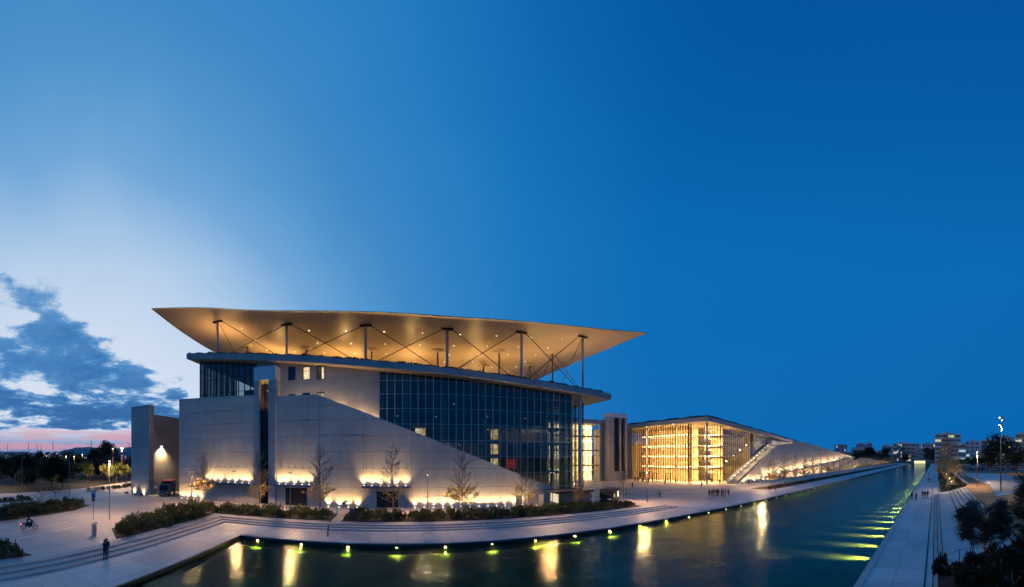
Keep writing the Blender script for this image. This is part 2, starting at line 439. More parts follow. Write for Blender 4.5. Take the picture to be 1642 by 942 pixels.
def room_mat(name, col, strength, stripe=3.0):
    """glow standing in for a lit room behind glass, broken by curtain folds and furniture"""
    m, N, b = new_mat(name)
    x, y, z = N.sep(N.n('ShaderNodeNewGeometry').outputs['Position'])
    f = N.noise(N.comb(N.m('MULTIPLY', x, .4), N.m('MULTIPLY', y, stripe), N.m('MULTIPLY', z, .5)), 1.0, 4, .7)
    g2 = N.noise(N.comb(x, N.m('MULTIPLY', y, 1.2), N.m('MULTIPLY', z, 2.2)), 1.0, 3, .6)
    s = N.m('MULTIPLY', N.ramp(f, [(.30, .25), (.66, 1.0)], 'LINEAR'), N.ramp(g2, [(.34, .3), (.60, 1.0)], 'LINEAR'))
    b.inputs['Base Color'].default_value = (.2, .15, .1, 1); b.inputs['Emission Color'].default_value = (*col, 1)
    N.put(b.inputs['Emission Strength'], N.m('MULTIPLY', s, strength))
    return m

# ================================================================== the ground, canal, steps
def struct(name, mb, mat, parent=None, smooth=False):
    o = mb.build(name, mat, parent, smooth)
    if parent is None: o['kind'] = 'structure'
    return o
CX0, CX1, CY0, CY1 = -35.1, -5.5, -17.2, 470.0     # canal basin
g = MB()
xs = [-9000, CX0 - .3, CX1 + .3, 9000]; ys = [-9000, CY0 - .3, CY1 + .3, 12000]
for i in range(3):
    for j in range(3):
        if (i, j) != (1, 1):
            g.add([(xs[i], ys[j], -.06), (xs[i+1], ys[j], -.06), (xs[i+1], ys[j+1], -.06), (xs[i], ys[j+1], -.06)], [(0, 1, 2, 3)])
struct('ground', g, M['earth'])
struct('canal_floor', MB().box(CX0 - .3, CX1 + .3, CY0 - .3, CY1 + .3, -1.35, -1.15), M['poolfloor'])
w = MB()
for a, b in ((CX0 - .45, CX0), (CX1, CX1 + .45)):
    w.box(a, b, CY0, CY1, -1.2, -.12)
w.box(CX0 - .45, CX1 + .45, CY0 - .45, CY0, -1.2, -.12); w.box(CX0 - .45, CX1 + .45, CY1, CY1 + .45, -1.2, -.12)
struct('canal_wall', w, M['poolfloor'])
lip = MB()
for a, b in ((CX0 - .44, CX0 + .03), (CX1 - .03, CX1 + .44)): lip.box(a, b, CY0 + .04, CY1 - .04, -.47, -.118)
lip.box(CX0 - .44, CX1 + .44, CY0 - .44, CY0 + .03, -.47, -.119); lip.box(CX0 - .44, CX1 + .44, CY1 - .03, CY1 + .44, -.47, -.119)
struct('canal_lip', lip, M['blackstone'])
nW = 1
struct('water', MB().add([(CX0, CY0, -.42), (CX1, CY0, -.42), (CX1, CY1, -.42), (CX0, CY1, -.42)], [(0, 1, 2, 3)]), M['water'])
# quay paving round the basin
struct('quay_west', MB().box(-42.6, CX0, CY0, 480, -.115, 0), M['pave'])
struct('quay_south', MB().box(-42.6, 30, -25, CY0 - .004, -.115, 0), M['pave'])
struct('quay_east', MB().box(CX1, 3.4, CY0, 480, -.115, 0), M['pave'])
struct('quay_north', MB().box(CX0 + .004, CX1 - .004, CY1, 480, -.115, 0), M['pave'])
# pale coping along the east edge
struct('coping', MB().box(CX1, CX1 + .55, CY0 + .01, 470, .001, .05), M['wall2'])
# steps: three risers, round the corner of the terrace
st = tag(link('terrace_steps', None), None, None, None, 'structure')
for i in range(3):
    xa = -40.7 - .8 * i; ya = -22.3 - .8 * i; z1 = .15 * (i + 1)
    poly = [(24, ya), (24, -25.0), (-42.95, -25.0), (-42.95, 43.5 - .5 * i), (xa, 43.5 - .5 * i), (xa, ya)]
    s = MB().prism(poly[::-1], .15 * i + .001 if i else .001, z1, 'z')
    s.build('step', M['step'], st)
# terrace level
struct('terrace', MB().box(-150, -42.95, -25.0, 43, -.1, .45), M['pave2'])
struct('forecourt', MB().box(-150, 40, -72, -25.004, -.1, .446), M['asphalt'])
struct('plaza', MB().box(-150, -42.604, 43.004, 500, -.1, -.004), M['pave2'])
struct('verge', MB().box(-2600, 300, -2600, -72.004, -.1, .44), M['earth'])
struct('west_ground', MB().box(-2600, -150.004, -72, 600, -.1, .44), M['earth'])
# roads in the south-west: a service lane and the avenue behind the hedges
def strip(pts, wid, z, th=.004):
    mb = MB(); n = len(pts); Ls = []; Rs = []
    for i, p in enumerate(pts):
        a = Vector(pts[max(0, i - 1)]); b = Vector(pts[min(n - 1, i + 1)]); d = (b - a).normalized(); nn = Vector((-d.y, d.x))
        Ls.append(Vector(p) + nn * wid / 2); Rs.append(Vector(p) - nn * wid / 2)
    for i in range(n - 1):
        mb.add([(*Rs[i], z), (*Rs[i+1], z), (*Ls[i+1], z), (*Ls[i], z)], [(0, 1, 2, 3)])
    return mb
lane = [(22, -66), (-8, -66.5), (-34, -67), (-56, -70), (-80, -78), (-120, -95)]
struct('service_road', strip(lane, 7.0, .458), M['asphalt'])
av = [(120, -96), (0, -104), (-60, -118), (-140, -150), (-260, -215)]
struct('avenue', strip(av, 15, .452), M['road'])
for off in (-3.3, 3.1):
    pts = []
    for i, p in enumerate(lane):
        a = Vector(lane[max(0, i - 1)]); b = Vector(lane[min(len(lane) - 1, i + 1)]); d = (b - a).normalized()
        pts.append(tuple(Vector(p) + Vector((-d.y, d.x)) * off))
    struct('light_trail_edge', strip(pts, .22, .463), M['white'])  # white lane lines stand in for the passing cars' light trails
for off in (-2.5, 2.5):
    pts = [(p[0], p[1] + off) for p in av]
    struct('light_trail_line', strip(pts, .3, .457), M['white'])  # more white strips in place of car light trails
# narrow paving bands across the forecourt (crossing lines)
for k, (x0, y0, x1, y1) in enumerate([(-14.6, -31.2, -24.0, -33.2), (-15.0, -34.0, -25.4, -36.4)]):
    struct('crossing_line', strip([(x0, y0), (x1, y1)], .16, .452), M['white'])
struct('ramp_marking', strip([(-47.5, -38.0), (-49.8, -41.2), (-53.5, -43.4)], .35, .4535), plain('orange_paint', (.45, .17, .08), .7))

# ================================================================== canal lights
def canal_light(side):
    r = thing('canal_light', '-', 'light')
    MB().box(-.03 if side > 0 else -.10, .10 if side > 0 else .03, -.16, .16, -.07, .07).build('housing', M['dark'], r)
    s = 1 if side > 0 else -1
    MB().box(.101 * s, .125 * s, -.10, .10, -.04, .03).build('lens', M['lampgreen'], r)
    lamp('light', L_CANAL if side > 0 else L_CANAL_E, r, (.18 * s, 0, .045 if side > 0 else -.07), (s, 0, -.9 if side > 0 else -.42))
    return r
cl = Proto(canal_light(1))
for k in range(31):
    y = -15 + 5 * k
    cl.put((CX0 + .005, y, -.425), 0, nth(k) + ' yellow-green light from the left in the west canal wall', 'lights along the west canal wall')
cr = Proto(canal_light(-1))
for k in range(40):
    cr.put((CX1 - .005, 33 + 4.8 * k, -.425), 0, nth(k) + ' yellow-green light from the near end in the east canal wall', 'lights along the east canal wall')

# ================================================================== opera house
roofz = smooth_interp([-40.2, -26.2, -14.8, -3, 8.8, 21.4, 34.6, 41.3], [30.0, 27.8, 26.3, 24.9, 23.9, 23.0, 22.3, 21.8])
RT = 1.1
op = thing('opera_house', 'large opera house with dark glass front and sloping concrete roof slab', 'building', (-75, 0, .45))
ysec = [-40.2 + (81.5) * i / 32 for i in range(33)]
# roof slab: fascia, top, soffit
rf = MB(); so_ = MB()
for a, b in zip(ysec[:-1], ysec[1:]):
    za, zb = roofz(a), roofz(b)
    rf.add([(-57.2, a, za - RT), (-57.2, b, zb - RT), (-57.2, b, zb), (-57.2, a, za)], [(0, 1, 2, 3)])
    rf.add([(-57.2, a, za), (-57.2, b, zb), (-150, b, zb), (-150, a, za)], [(0, 1, 2, 3)])
    so_.add([(-57.2, a, za - RT), (-150, a, za - RT), (-150, b, zb - RT), (-57.2, b, zb - RT)], [(0, 1, 2, 3)])
for y in (-40.2, 41.3):
    z = roofz(y); rf.add([(-57.2, y, z - RT), (-57.2, y, z), (-150, y, z), (-150, y, z - RT)], [(0, 1, 2, 3) if y < 0 else (3, 2, 1, 0)])
roof = rf.build('roof', M['fascia'], op)
so_.build('soffit', M['soffit'], op)
gt = MB()
for k in range(4200):                                  # low planting along the roof edge
    y = R.uniform(-40, 41); x = -57.5 - abs(R.gauss(0, .5)); z = roofz(y); h = R.uniform(.12, .45) * (1.0 + .25 * math.sin(y * .7) + .25 * math.sin(y * 2.3))
    a = R.uniform(0, PI); c, s = math.cos(a) * .2, math.sin(a) * .2; lx, ly = R.uniform(-.12, .12), R.uniform(-.12, .12)
    gt.add([(x - c, y - s, z), (x + c, y + s, z), (x + lx, y + ly, z + max(.06, h))], [(0, 1, 2)])
tag(gt.build('roof_planting', M['leafdark'], op), kind='stuff')
# rendered block with the small windows
def wall_cells(mb, y0, y1, z0, ztop, holes, x0, x1):
    Y = sorted({y0, y1, *[h[0] for h in holes], *[h[1] for h in holes]}); Z = sorted({z0, *[h[2] for h in holes], *[h[3] for h in holes]}) + [None]
    for a, b in zip(Y[:-1], Y[1:]):
        for c, d in zip(Z[:-1], Z[1:]):
            if d is not None and any(h[0] <= a and b <= h[1] and h[2] <= c and d <= h[3] for h in holes): continue
            ta, tb = (d, d) if d is not None else (ztop(a), ztop(b))
            mb.hexa([(x0, a, c), (x1, a, c), (x1, b, c), (x0, b, c), (x0, a, ta), (x1, a, ta), (x1, b, tb), (x0, b, tb)])
    return mb
soff = lambda y: roofz(y) - RT - .004
wins = [(-19.4, -18.0, 22.75, 25.2), (-16.65, -15.25, 22.7, 25.1), (-14.05, -12.65, 22.6, 25.0), (-19.4, -18.0, 17.6, 20.2), (-16.65, -15.25, 17.6, 20.3), (-14.05, -12.65, 17.6, 20.3)]
wall_cells(MB(), -25.6, -3.0, .46, soff, wins, -59.9, -59.2).build('wall', M['stucco'], op)
room_lit = room_mat('lit_room', (1.0, .74, .42), 2.4); room_dim = emit('dim_room', (.5, .55, .6), .16)
for i, (a, b, c, d) in enumerate(wins):
    f = MB(); t = .09
    for q in ((a, a + t, c, d), (b - t, b, c, d), (a + t, b - t, c, c + t), (a + t, b - t, d - t, d)): f.box(-59.6, -59.165, q[0], q[1], q[2], q[3])
    wn = f.build('window', M['dark'], op)
    MB().box(-59.50, -59.47, a + t, b - t, c + t, d - t).build('pane', M['glassclear'] if i in (1, 2) else M['glass'], wn)
    if i in (1, 2, 5):
        MB().box(-60.3, -60.25, a - .2 if i != 2 else (a + b) / 2, b + .2, c - .2, d + .2).build('lit_room', room_lit, wn)
    else:
        MB().box(-60.3, -60.25, a - .2, b + .2, c - .2, d + .2).build('blind', M['steel'], wn)
# curtain walls: each pane a part, shared unit box
UNIT = MB().box(-.5, .5, -.5, .5, -.5, .5).mesh('unit_pane', M['glass'])
UNITC = MB().box(-.5, .5, -.5, .5, -.5, .5).mesh('unit_pane_clear', M['glassclear'])
def curtain(parent, fixed, axis, a0, a1, n, zs, top, mull, mat_unit, depth=.14, width=.11, skip=None, fin=None, transoms=True):
    """panes, mullions and transoms on the plane x=fixed (axis 'y') or y=fixed (axis 'x')"""
    pl = wloc(parent); step = (a1 - a0) / n
    def bx(mb, u0, u1, d0, d1, z0, z1):
        if axis == 'y': mb.box(fixed + d0, fixed + d1, u0, u1, z0, z1)
        else: mb.box(u0, u1, fixed + d0, fixed + d1, z0, z1)
    for i in range(n + 1):
        u = a0 + step * i; t = top(u); z0 = zs[0]
        if skip: 
            while skip(u, z0 + 1.0) and z0 < t - 1: z0 += .5
        mb = MB(); bx(mb, u - width / 2, u + width / 2, -depth, fin if fin else depth, z0, t); mb.build('mullion', mull, parent)
    for j, z in enumerate(zs[1:] if transoms else []):
        lo = a0
        while skip and lo < a1 and skip(lo, z): lo += step / 2
        hi = a1
        while hi > lo and z > min(top(hi), top(hi - .01)) - .1: hi -= step / 2
        if hi - lo > .5:
            mb = MB(); bx(mb, lo, hi, -depth * .7, depth * .7, z - .03, z + .03); mb.build('transom', mull, parent)
    for i in range(n):
        u = a0 + step * (i + .5); t = min(top(u - step / 2), top(u + step / 2)) - .02; zz = [z for z in zs if z < t - .4] + [t]
        for c, d in zip(zz[:-1], zz[1:]):
            if skip and skip(u + step / 2, d + .3): continue
            o = link('pane', mat_unit, parent)
            p = Vector((fixed, u, (c + d) / 2)) if axis == 'y' else Vector((u, fixed, (c + d) / 2))
            o.location = p - pl
            o.scale = (.03, step - width - .01, d - c - .1) if axis == 'y' else (step - width - .01, .03, d - c - .1)
rampz = lambda y: 19.1 if y < -12.4 else 19.1 - .395 * (y + 12.4)
behind = lambda y, z: z < rampz(y) - 1.6 and y < 27
gz = [.5, 3.3, 6.0, 8.9, 11.8, 14.6, 17.3, 19.8, 22.1]
curtain(op, -59.4, 'y', -3.0, 33.2, 27, gz, soff, M['mull'], UNIT, skip=behind)
curtain(op, -64.6, 'y', 33.4, 39.0, 5, gz, soff, M['mulldark'], UNITC)
curtain(op, 39.0, 'x', -84.0, -64.6, 12, gz, lambda x: soff(39.0), M['mulldark'], UNITC)
curtain(op, 33.3, 'x', -64.5, -59.5, 4, gz, lambda x: soff(33.3), M['mull'], UNIT)
curtain(op, -59.4, 'y', -38.3, -25.7, 10, [19.2, 21.6, 24.4, 26.4], soff, M['mulldark'], UNIT)
curtain(op, -38.3, 'x', -76.0, -59.5, 12, [19.2, 21.6, 24.4, 26.4], lambda x: soff(-38.3), M['mulldark'], UNIT)
# structure behind the glass: round columns, floors, back walls
for y in (1.6, 8.4, 15.5, 22.3, 29.2):
    MB().tube((-60.05, y, .46), (-60.05, y, soff(y)), .36, .36, 16).build('column', M['white'], op, True)
MB().tube((-58.7, 34.8, .46), (-58.7, 34.8, roofz(34.8) - RT - .01), .34, .34, 18).build('corner_column', M['postwhite'], op, True)
inner = plain('interior_wall', (.22, .17, .13), .8)
floor_m = plain('floor_slab', (.3, .28, .26), .8)
for z in (5.6, 11.4, 14.3, 17.0, 19.5):
    MB().box(-84, -61.6, -2.6, 33.0 if z < 21 else 30, z, z + .35).build('floor', floor_m, op)
MB().box(-70.3, -70.0, -2.6, 33, .46, 22).build('back_wall', inner, op)
MB().box(-86, -85.7, 33, 39, .46, 20.5).build('back_wall', inner, op)
MB().box(-80, -79.7, -38, -26, 17, 26).build('back_wall', inner, op)
MB().box(-79, -59.6, -38.0, -25.8, 18.9, 19.15).build('floor', floor_m, op)
MB().box(-150, -145, -40, 41, .46, 20).build('rear_wall', M['wall2'], op)
# rooms with the lights on
def lit(y0, y1, z0, z1, col, stg, x=-62.4, name='lit_room'):
    MB().box(x - .1, x, y0, y1, z0, z1).build(name, room_mat('room_light', col, stg * 1.7), op)
lit(3.5, 5.3, 12.4, 14.1, (1.0, .60, .22), 1.4); lit(3.4, 4.1, 12.6, 14.0, (1, .85, .5), 2.6, -62.2)
lit(17.6, 19.0, 12.2, 14.1, (1.0, .62, .24), 1.6); lit(17.6, 19.0, 9.4, 11.3, (1.0, .60, .22), 1.7); lit(17.6, 19.0, 6.4, 8.6, (1.0, .68, .28), 1.9)
lit(20.6, 22.9, 6.7, 8.4, (1.0, .05, .04), .55)
lit(33.6, 38.8, .6, 3.6, (1.0, .62, .26), .35, -70); lit(33.6, 38.6, 6.2, 8.4, (1.0, .66, .3), .4, -74); lit(34.6, 38.6, 11.6, 13.6, (1.0, .7, .34), .4, -74)
lit(23.5, 32.5, .6, 3.6, (.9, .7, .3), .25, -66)
dl = MB()
for k in range(16):                                     # small ceiling lights on the foyer floors
    y = R.uniform(-2, 32.5); z = R.choice([5.5, 11.3, 14.2, 16.9, 19.4]); x = R.uniform(-68, -62.4)
    if z < rampz(y) + .4: continue
    dl.box(x - .09, x + .09, y - .09, y + .09, z - .1, z - .02)
tag(dl.build('ceiling_lights', M['foyerlight'], op), kind='stuff')
for y, z in ((8, 10), (20, 5), (28, 12), (36, 3)):
    lamp('light', point('foyer_light', 420, (1.0, .75, .45), .3), op, Vector((-65.5, y, z)) - op.location)

# ------------------------------------------------------------------ sloping wall in front, built up of concrete panels
rw = thing('sloping_wall', 'tall grey concrete wall sloping down to the right before the opera house', 'wall', (-57, 0, .45))
def clip(poly, a, b, c):          # keep a*y+b*z<=c
    out = []
    for i, p in enumerate(poly):
        q = poly[(i + 1) % len(poly)]; dp = a*p[0] + b*p[1] - c; dq = a*q[0] + b*q[1] - c
        if dp <= 0: out.append(p)
        if dp * dq < 0:
            t = dp / (dp - dq); out.append((p[0] + (q[0]-p[0]) * t, p[1] + (q[1]-p[1]) * t))
    return out
MB().prism([(-41.75, .46), (-24.85, .46), (-24.85, 19.9), (-41.75, 20.6)], -57.8, -56.9, 'x').build('core', M['dark'], rw)
core = [(-20.75, .46), (28.55, .46), (28.55, 2.85), (-12.4, 19.0), (-20.75, 19.4)]
MB().prism(core, -57.8, -56.9, 'x').build('core', M['dark'], rw)
open_ = [(-19.1, -15.2, .46, 3.5), (-3.3, .2, .46, 3.1)]
lifts = [.46, 3.75, 6.9, 9.75, 12.45, 15.1, 17.6, 21.0]
def panel(y0, y1, z0, z1, topc):
    poly = [(y0 + .02, z0 + .02), (y1 - .02, z0 + .02), (y1 - .02, z1 - .02), (y0 + .02, z1 - .02)]
    for cst in topc: poly = clip(poly, *cst)
    if len(poly) > 2 and max(p[1] for p in poly) - min(p[1] for p in poly) > .05:
        MB().prism(poly, -56.95, -56.8 + R.uniform(-.006, .006), 'x').build('panel', M['wall'], rw)
def row(cols, tops):
    for y0, y1 in zip(cols[:-1], cols[1:]):
        for z0, z1 in zip(lifts[:-1], lifts[1:]):
            if z0 < 1:
                segs = [(y0, y1)]
                for o in open_:
                    ns = []
                    for s in segs:
                        if o[1] <= s[0] or o[0] >= s[1]: ns.append(s)
                        else:
                            if s[0] < o[0]: ns.append((s[0], o[0]))
                            if o[1] < s[1]: ns.append((o[1], s[1]))
                    segs = ns
                for s in segs: panel(s[0], s[1], z0, z1, tops)
                for o in open_:
                    if y0 <= (o[0] + o[1]) / 2 < y1: panel(max(y0, o[0]), min(y1, o[1]), o[3], z1, tops)
            else: panel(y0, y1, z0, z1, tops)
row([-41.8, -33.4, -24.8], [(.041, 1.0, 20.75 - .041 * 41.8)])
row([-20.8, -13.0, -5.5, 2.5, 10.4, 18.4, 28.6], [(.395, 1.0, 19.1 - .395 * 12.4), (0, 1, 19.55)])
# doors in the two openings
for a, b, c, d in open_:
    if a < -10:
        dr = MB().box(-57.75, -57.55, a, b, c, d).build('entrance', M['dark'], rw)
        MB().box(-57.54, -57.52, a + .15, a + 1.2, c + .1, d - .2).build('lit_glass', emit('entrance_light', (.85, .80, .25), .35), rw)
        MB().box(-57.54, -57.52, a + 1.35, b - .5, c + .1, d - .2).build('glass_door', M['glass'], rw)
        MB().box(-57.5, -56.95, a + .05, b - .05, d - .12, d - .04).build('light_strip', emit('strip_light', (1.0, .85, .35), 5), rw)
        MB().box(-57.5, -56.85, a + .05, b - .05, c, c + .03).build('threshold', M['white'], rw)
    else:
        MB().box(-57.75, -57.5, a, b, c, d).build('door', plain('brown_door', (.10, .055, .035), .6), rw)
        MB().box(-57.49, -57.45, (a + b) / 2 - .04, (a + b) / 2 + .04, c + .9, c + 1.4).build('handle', M['steel'], rw)
# washers hidden in the slot between the sloping wall and the rendered block
wsh = spot('slot_washer_light', 330, (1.0, .66, .34), 150, .9, .15)
for k, y in enumerate((-22.5, -18.2, -14.0, -10.0, -6.8, -4.2)):
    zz = min(17.4, rampz(y) - 1.5)
    wo = thing('slot_washer', nth(k) + ' hidden washer from the left in the slot behind the sloping wall', 'light', (-58.0, y, zz), 'slot washers')
    MB().box(-58.1, -57.82, y - .25, y + .25, zz - .1, zz + .05).build('housing', M['dark'], wo)
    lamp('light', wsh, wo, (-.15, 0, .15), (-.35, 0, 1))
# small round vents above the awnings
for ys_, zv in (([-34.2, -32.6, -31.2, -29.7, -28.2, -26.7], 7.15), ([-19.9, -18.5, -17.2, -15.9, -14.6], 7.1), ([-5.0, -3.7, -2.3, -1.0, .3, 1.6], 6.95)):
    for y in ys_: MB().tube((-56.80, y, zv), (-56.70, y, zv), .13, .13, 10).build('vent', M['steel'], rw)
# steel awnings
for k, (a, b) in enumerate(((-35.3, -24.85), (-20.75, -13.5), (-5.7, 2.3))):
    aw = MB().box(-56.79, -55.2, a, b, 3.86, 4.06).build('awning', M['bluesteel'], rw)
    MB().box(-55.19, -55.12, a, b, 3.80, 4.14).build('awning_lip', M['bluesteel'], aw)
# uplights
def uplight(data, name, off):
    r = thing(name, '-', 'light')
    MB().lathe([(.14, 0), (.14, .06), (.10, .07)], 10).build('housing', M['steel'], r, loc=(0, 0, 0))
    MB().lathe([(.085, .072), (.085, .08)], 10).build('lens', M['lampwhite'], r, loc=(0, 0, 0))
    lamp('light', data, r, (0, 0, .12), off)
    return r
ug = Proto(uplight(L_UP, 'ground_uplight', (0, 0, 1)))
for k, y in enumerate((-40.9, -39.5, -37.9, -36.3)):
    ug.put((-56.46, y, .452), 0, nth(k) + ' round ground uplight from the left at the tall concrete wall', 'uplights at the left end of the wall')
for k, y in enumerate((-11.4, -9.6, -8.0, -6.5)):
    ug.put((-56.46, y, .452), 0, nth(k) + ' ground uplight from the left between the two wall entrances', 'uplights between the entrances')
for k in range(14):
    ug.put((-56.46, 3.0 + 1.55 * k, .452), 0, nth(k) + ' ground uplight from the left under the sloping end of the wall', 'uplights under the sloping end of the wall')
ua = Proto(uplight(L_AWN, 'awning_uplight', (0, 0, 1)))
for ys_, nm in (([-34.6, -33.2, -31.9, -30.2, -28.8, -27.3, -26.0], 'left'), ([-20.1, -18.9, -17.4, -16.0, -14.7], 'middle'), ([-5.4, -4.1, -2.7, -1.3, 0.1, 1.5], 'right')):
    for k, y in enumerate(ys_): ua.put((-56.46, y, 4.062), 0, '%s small uplight from the left on the %s steel awning' % (nth(k), nm), 'uplights on the %s awning' % nm)

# ------------------------------------------------------------------ lift tower in the gap of the wall
lt = thing('lift_tower', 'narrow concrete lift tower with glass shaft between two wall halves', 'tower', (-57.5, -22.8, .45))
for a, b in ((-25.0, -24.0), (-22.2, -20.85)):
    MB().box(-59.1, -56.55, a, b, .46, 22.6).build('fin', M['wall2'], lt)
MB().box(-59.1, -56.5, -25.0, -20.85, 22.6, 25.0).build('head', M['white'], lt)
MB().box(-58.9, -58.7, -24.0, -22.2, .46, 22.59).build('shaft_back', inner, lt)
for z0 in [.5 + 2.76 * k for k in range(8)]:
    MB().box(-57.40, -57.37, -23.98, -22.22, z0 + .05, z0 + 2.7).build('pane', M['glassdark'], lt)
    MB().box(-57.5, -57.3, -24.0, -22.2, z0 - .06, z0 + .05).build('transom', M['dark'], lt)
MB().box(-57.5, -57.3, -23.2, -23.1, .46, 22.59).build('mullion', M['dark'], lt)
MB().box(-58.6, -57.6, -23.9, -22.3, 15.2, 16.4).build('lift_car', M['dark'], lt)
MB().box(-57.6, -57.45, -23.95, -22.25, 22.1, 22.5).build('lamp', emit('lift_lamp', (1.0, .66, .2), 1.6), lt)
lamp('light', point('lift_light', 22, AMBER, .2), lt, (.6, 0, 20.4))

# ------------------------------------------------------------------ gate wall on the left
gw = thing('gate_wall', 'tall free-standing concrete wall with a lit niche left of the opera house', 'wall', (-60, -52.5, .45))
gy0, gy1 = -55.3, -49.8
for z0, z1 in zip([.45, 6.0, 11.0, 16.8], [5.985, 10.985, 16.785, 20.4]):
    MB().box(-58.2, -56.6, gy0, gy1, z0, z1).build('panel', M['wall2'], gw)
MB().box(-96, -58.204, gy0 + .3, gy1 - .65, .45, 18.3).build('niche_wall', M['wall2'], gw)
MB().box(-96, -58.204, gy1 - .649, gy1 - .05, 15.7, 18.4).build('beam', M['wall2'], gw)
wl = thing('wall_lamp', 'glowing box lamp on the inner face of the gate wall', 'lamp', (-61.6, gy1 - .65, 11.5))
MB().box(-61.9, -61.3, gy1 - .65, gy1 - .45, 11.35, 11.65).build('housing', M['white'], wl)
MB().box(-61.85, -61.35, gy1 - .64, gy1 - .47, 11.25, 11.349).build('lens', M['lampwhite'], wl)
lamp('light', spot('wall_lamp_light', 4200, WARM, 130, .8, .1), wl, (0, .55, -.3), (0, -.25, -1))
for k, y in enumerate((-54.3, -51.4)):
    ug.put((-56.46, y, .452), 0, ('left', 'right')[k] + ' ground uplight at the foot of the free-standing gate wall', 'uplights at the gate wall')

# ------------------------------------------------------------------ flying canopy
cp = thing('roof_canopy', 'thin upswept canopy shell on slender posts above the opera house', 'canopy', (-106.6, .8, 24))
near = smooth_interp([-49.2, -37, -24, -10.2, 5, 13.2, 26.5, 39.8, 50.8], [41.3, 38.3, 35.1, 33.3, 32.4, 32.4, 33.2, 34.6, 36.4])
lft = smooth_interp([0, .08, .18, .26, .5, 1], [41.3, 39.9, 38.9, 38.6, 38.4, 39.0])
rgt = smooth_interp([0, .13, .26, .4, .52, 1], [36.4, 36.6, 36.9, 37.2, 37.6, 38.2])
CXN, CXF, CYL, CYR = -56.6, -156.6, -49.2, 50.8
def under(x, y):
    u = (CXN - x) / (CXN - CXF); v = (y - CYL) / (CYR - CYL); u = min(1, max(0, u)); v = min(1, max(0, v))
    nl, nr, fl, fr = 41.3, 36.4, 39.0, 38.2
    z = (nl*(1-v) + nr*v) * (1-u) + (fl*(1-v) + fr*v) * u
    z += (near(y) - (nl*(1-v) + nr*v)) * (1-u)**2.2
    z += (lft(u) - (nl*(1-u) + fl*u)) * (1-v)**1.5 + (rgt(u) - (nr*(1-u) + fr*u)) * v**1.5
    b = (16*u*(1-u)*v*(1-v))
    return z - 2.6 * b**1.5
NB = 44
gu = [(i / NB) for i in range(NB + 1)]
def grid_pt(i, j, top):
    x = CXN + (CXF - CXN) * gu[i]; y = CYL + (CYR - CYL) * gu[j]; z = under(x, y)
    if top: b = 16*gu[i]*(1-gu[i])*gu[j]*(1-gu[j]); z += .12 + 3.2 * b**.6
    return (x, y, z)
cm = MB(); K = NB + 1
cm.add([grid_pt(i, j, 0) for i in range(K) for j in range(K)], [(i*K+j, i*K+j+1, (i+1)*K+j+1, (i+1)*K+j) for i in range(NB) for j in range(NB)])
cm.add([grid_pt(i, j, 1) for i in range(K) for j in range(K)], [(i*K+j, (i+1)*K+j, (i+1)*K+j+1, i*K+j+1) for i in range(NB) for j in range(NB)])
cm.build('shell', M['canopy'], cp, True)
ed = MB()
for j in range(NB):
    ed.add([grid_pt(0, j, 0), grid_pt(0, j, 1), grid_pt(0, j+1, 1), grid_pt(0, j+1, 0)], [(3, 2, 1, 0)]); ed.add([grid_pt(NB, j, 0), grid_pt(NB, j+1, 0), grid_pt(NB, j+1, 1), grid_pt(NB, j, 1)], [(3, 2, 1, 0)])
    ed.add([grid_pt(j, 0, 0), grid_pt(j+1, 0, 0), grid_pt(j+1, 0, 1), grid_pt(j, 0, 1)], [(3, 2, 1, 0)]); ed.add([grid_pt(j, NB, 0), grid_pt(j, NB, 1), grid_pt(j+1, NB, 1), grid_pt(j+1, NB, 0)], [(3, 2, 1, 0)])
ed.build('rim', M['canopy'], cp)
PY = [-35.6, -20.6, -5.6, 9.2, 23.6, 37.4]
PX = [-62.0, -76.6, -91.2, -105.8, -120.4]
for r_, x in enumerate(PX):
    for k, y in enumerate(PY):
        zt = under(x, y) - .02; zb = roofz(y)
        p = MB().tube((x, y, zb), (x, y, zt), .24 if r_ == 0 else .20, None, 12).build('post', M['postwhite'] if r_ == 0 else M['steel'], cp, True)
        h = MB()
        if r_ == 0:
            h.box(x - .25, x + .25, y - 1.1, y + 1.1, zt - .42, zt - .12)
            h.build('post_head', M['dark'], p)
        else:
            MB().lathe([(.25, -.55), (1.6, -.16), (1.62, -.06), (.4, 0)], 20, (x, y, zt)).build('capital', M['canopy'], p, True)
        if k < 5 and r_ == 0:
            y2 = PY[k + 1]
            MB().tube((x, y + .9, zt - .3), (x, y2 - .3, roofz(y2) + .2), .075, None, 6).build('tie_rod', M['dark'], cp)
            MB().tube((x - .3, y2 - .9, under(x, y2) - .35), (x - .3, y + .3, roofz(y) + .2), .075, None, 6).build('tie_rod', M['dark'], cp)
for k in (0, 5):                                        # ties along the two short sides
    y = PY[k]
    for x0, x1 in zip(PX[:-1], PX[1:]):
        MB().tube((x0 - .3, y, under(x0, y) - .4), (x1 + .3, y, roofz(y) + .2), .07, None, 6).build('tie_rod', M['dark'], cp)
        MB().tube((x1 + .3, y + .25, under(x1, y) - .6), (x0 - .3, y + .25, roofz(y) + .2), .07, None, 6).build('tie_rod', M['dark'], cp)
DLM = MB().lathe([(.10, 0), (.12, .06)], 10).mesh('downlight', M['downlight'])
for i in range(9):
    for j in range(10):
        x = -65.6 - 7.3 * i; y = -31.8 + 7.35 * j
        o = link('downlight', DLM, cp); o.location = Vector((x, y, under(x, y) - .05)) - cp.location
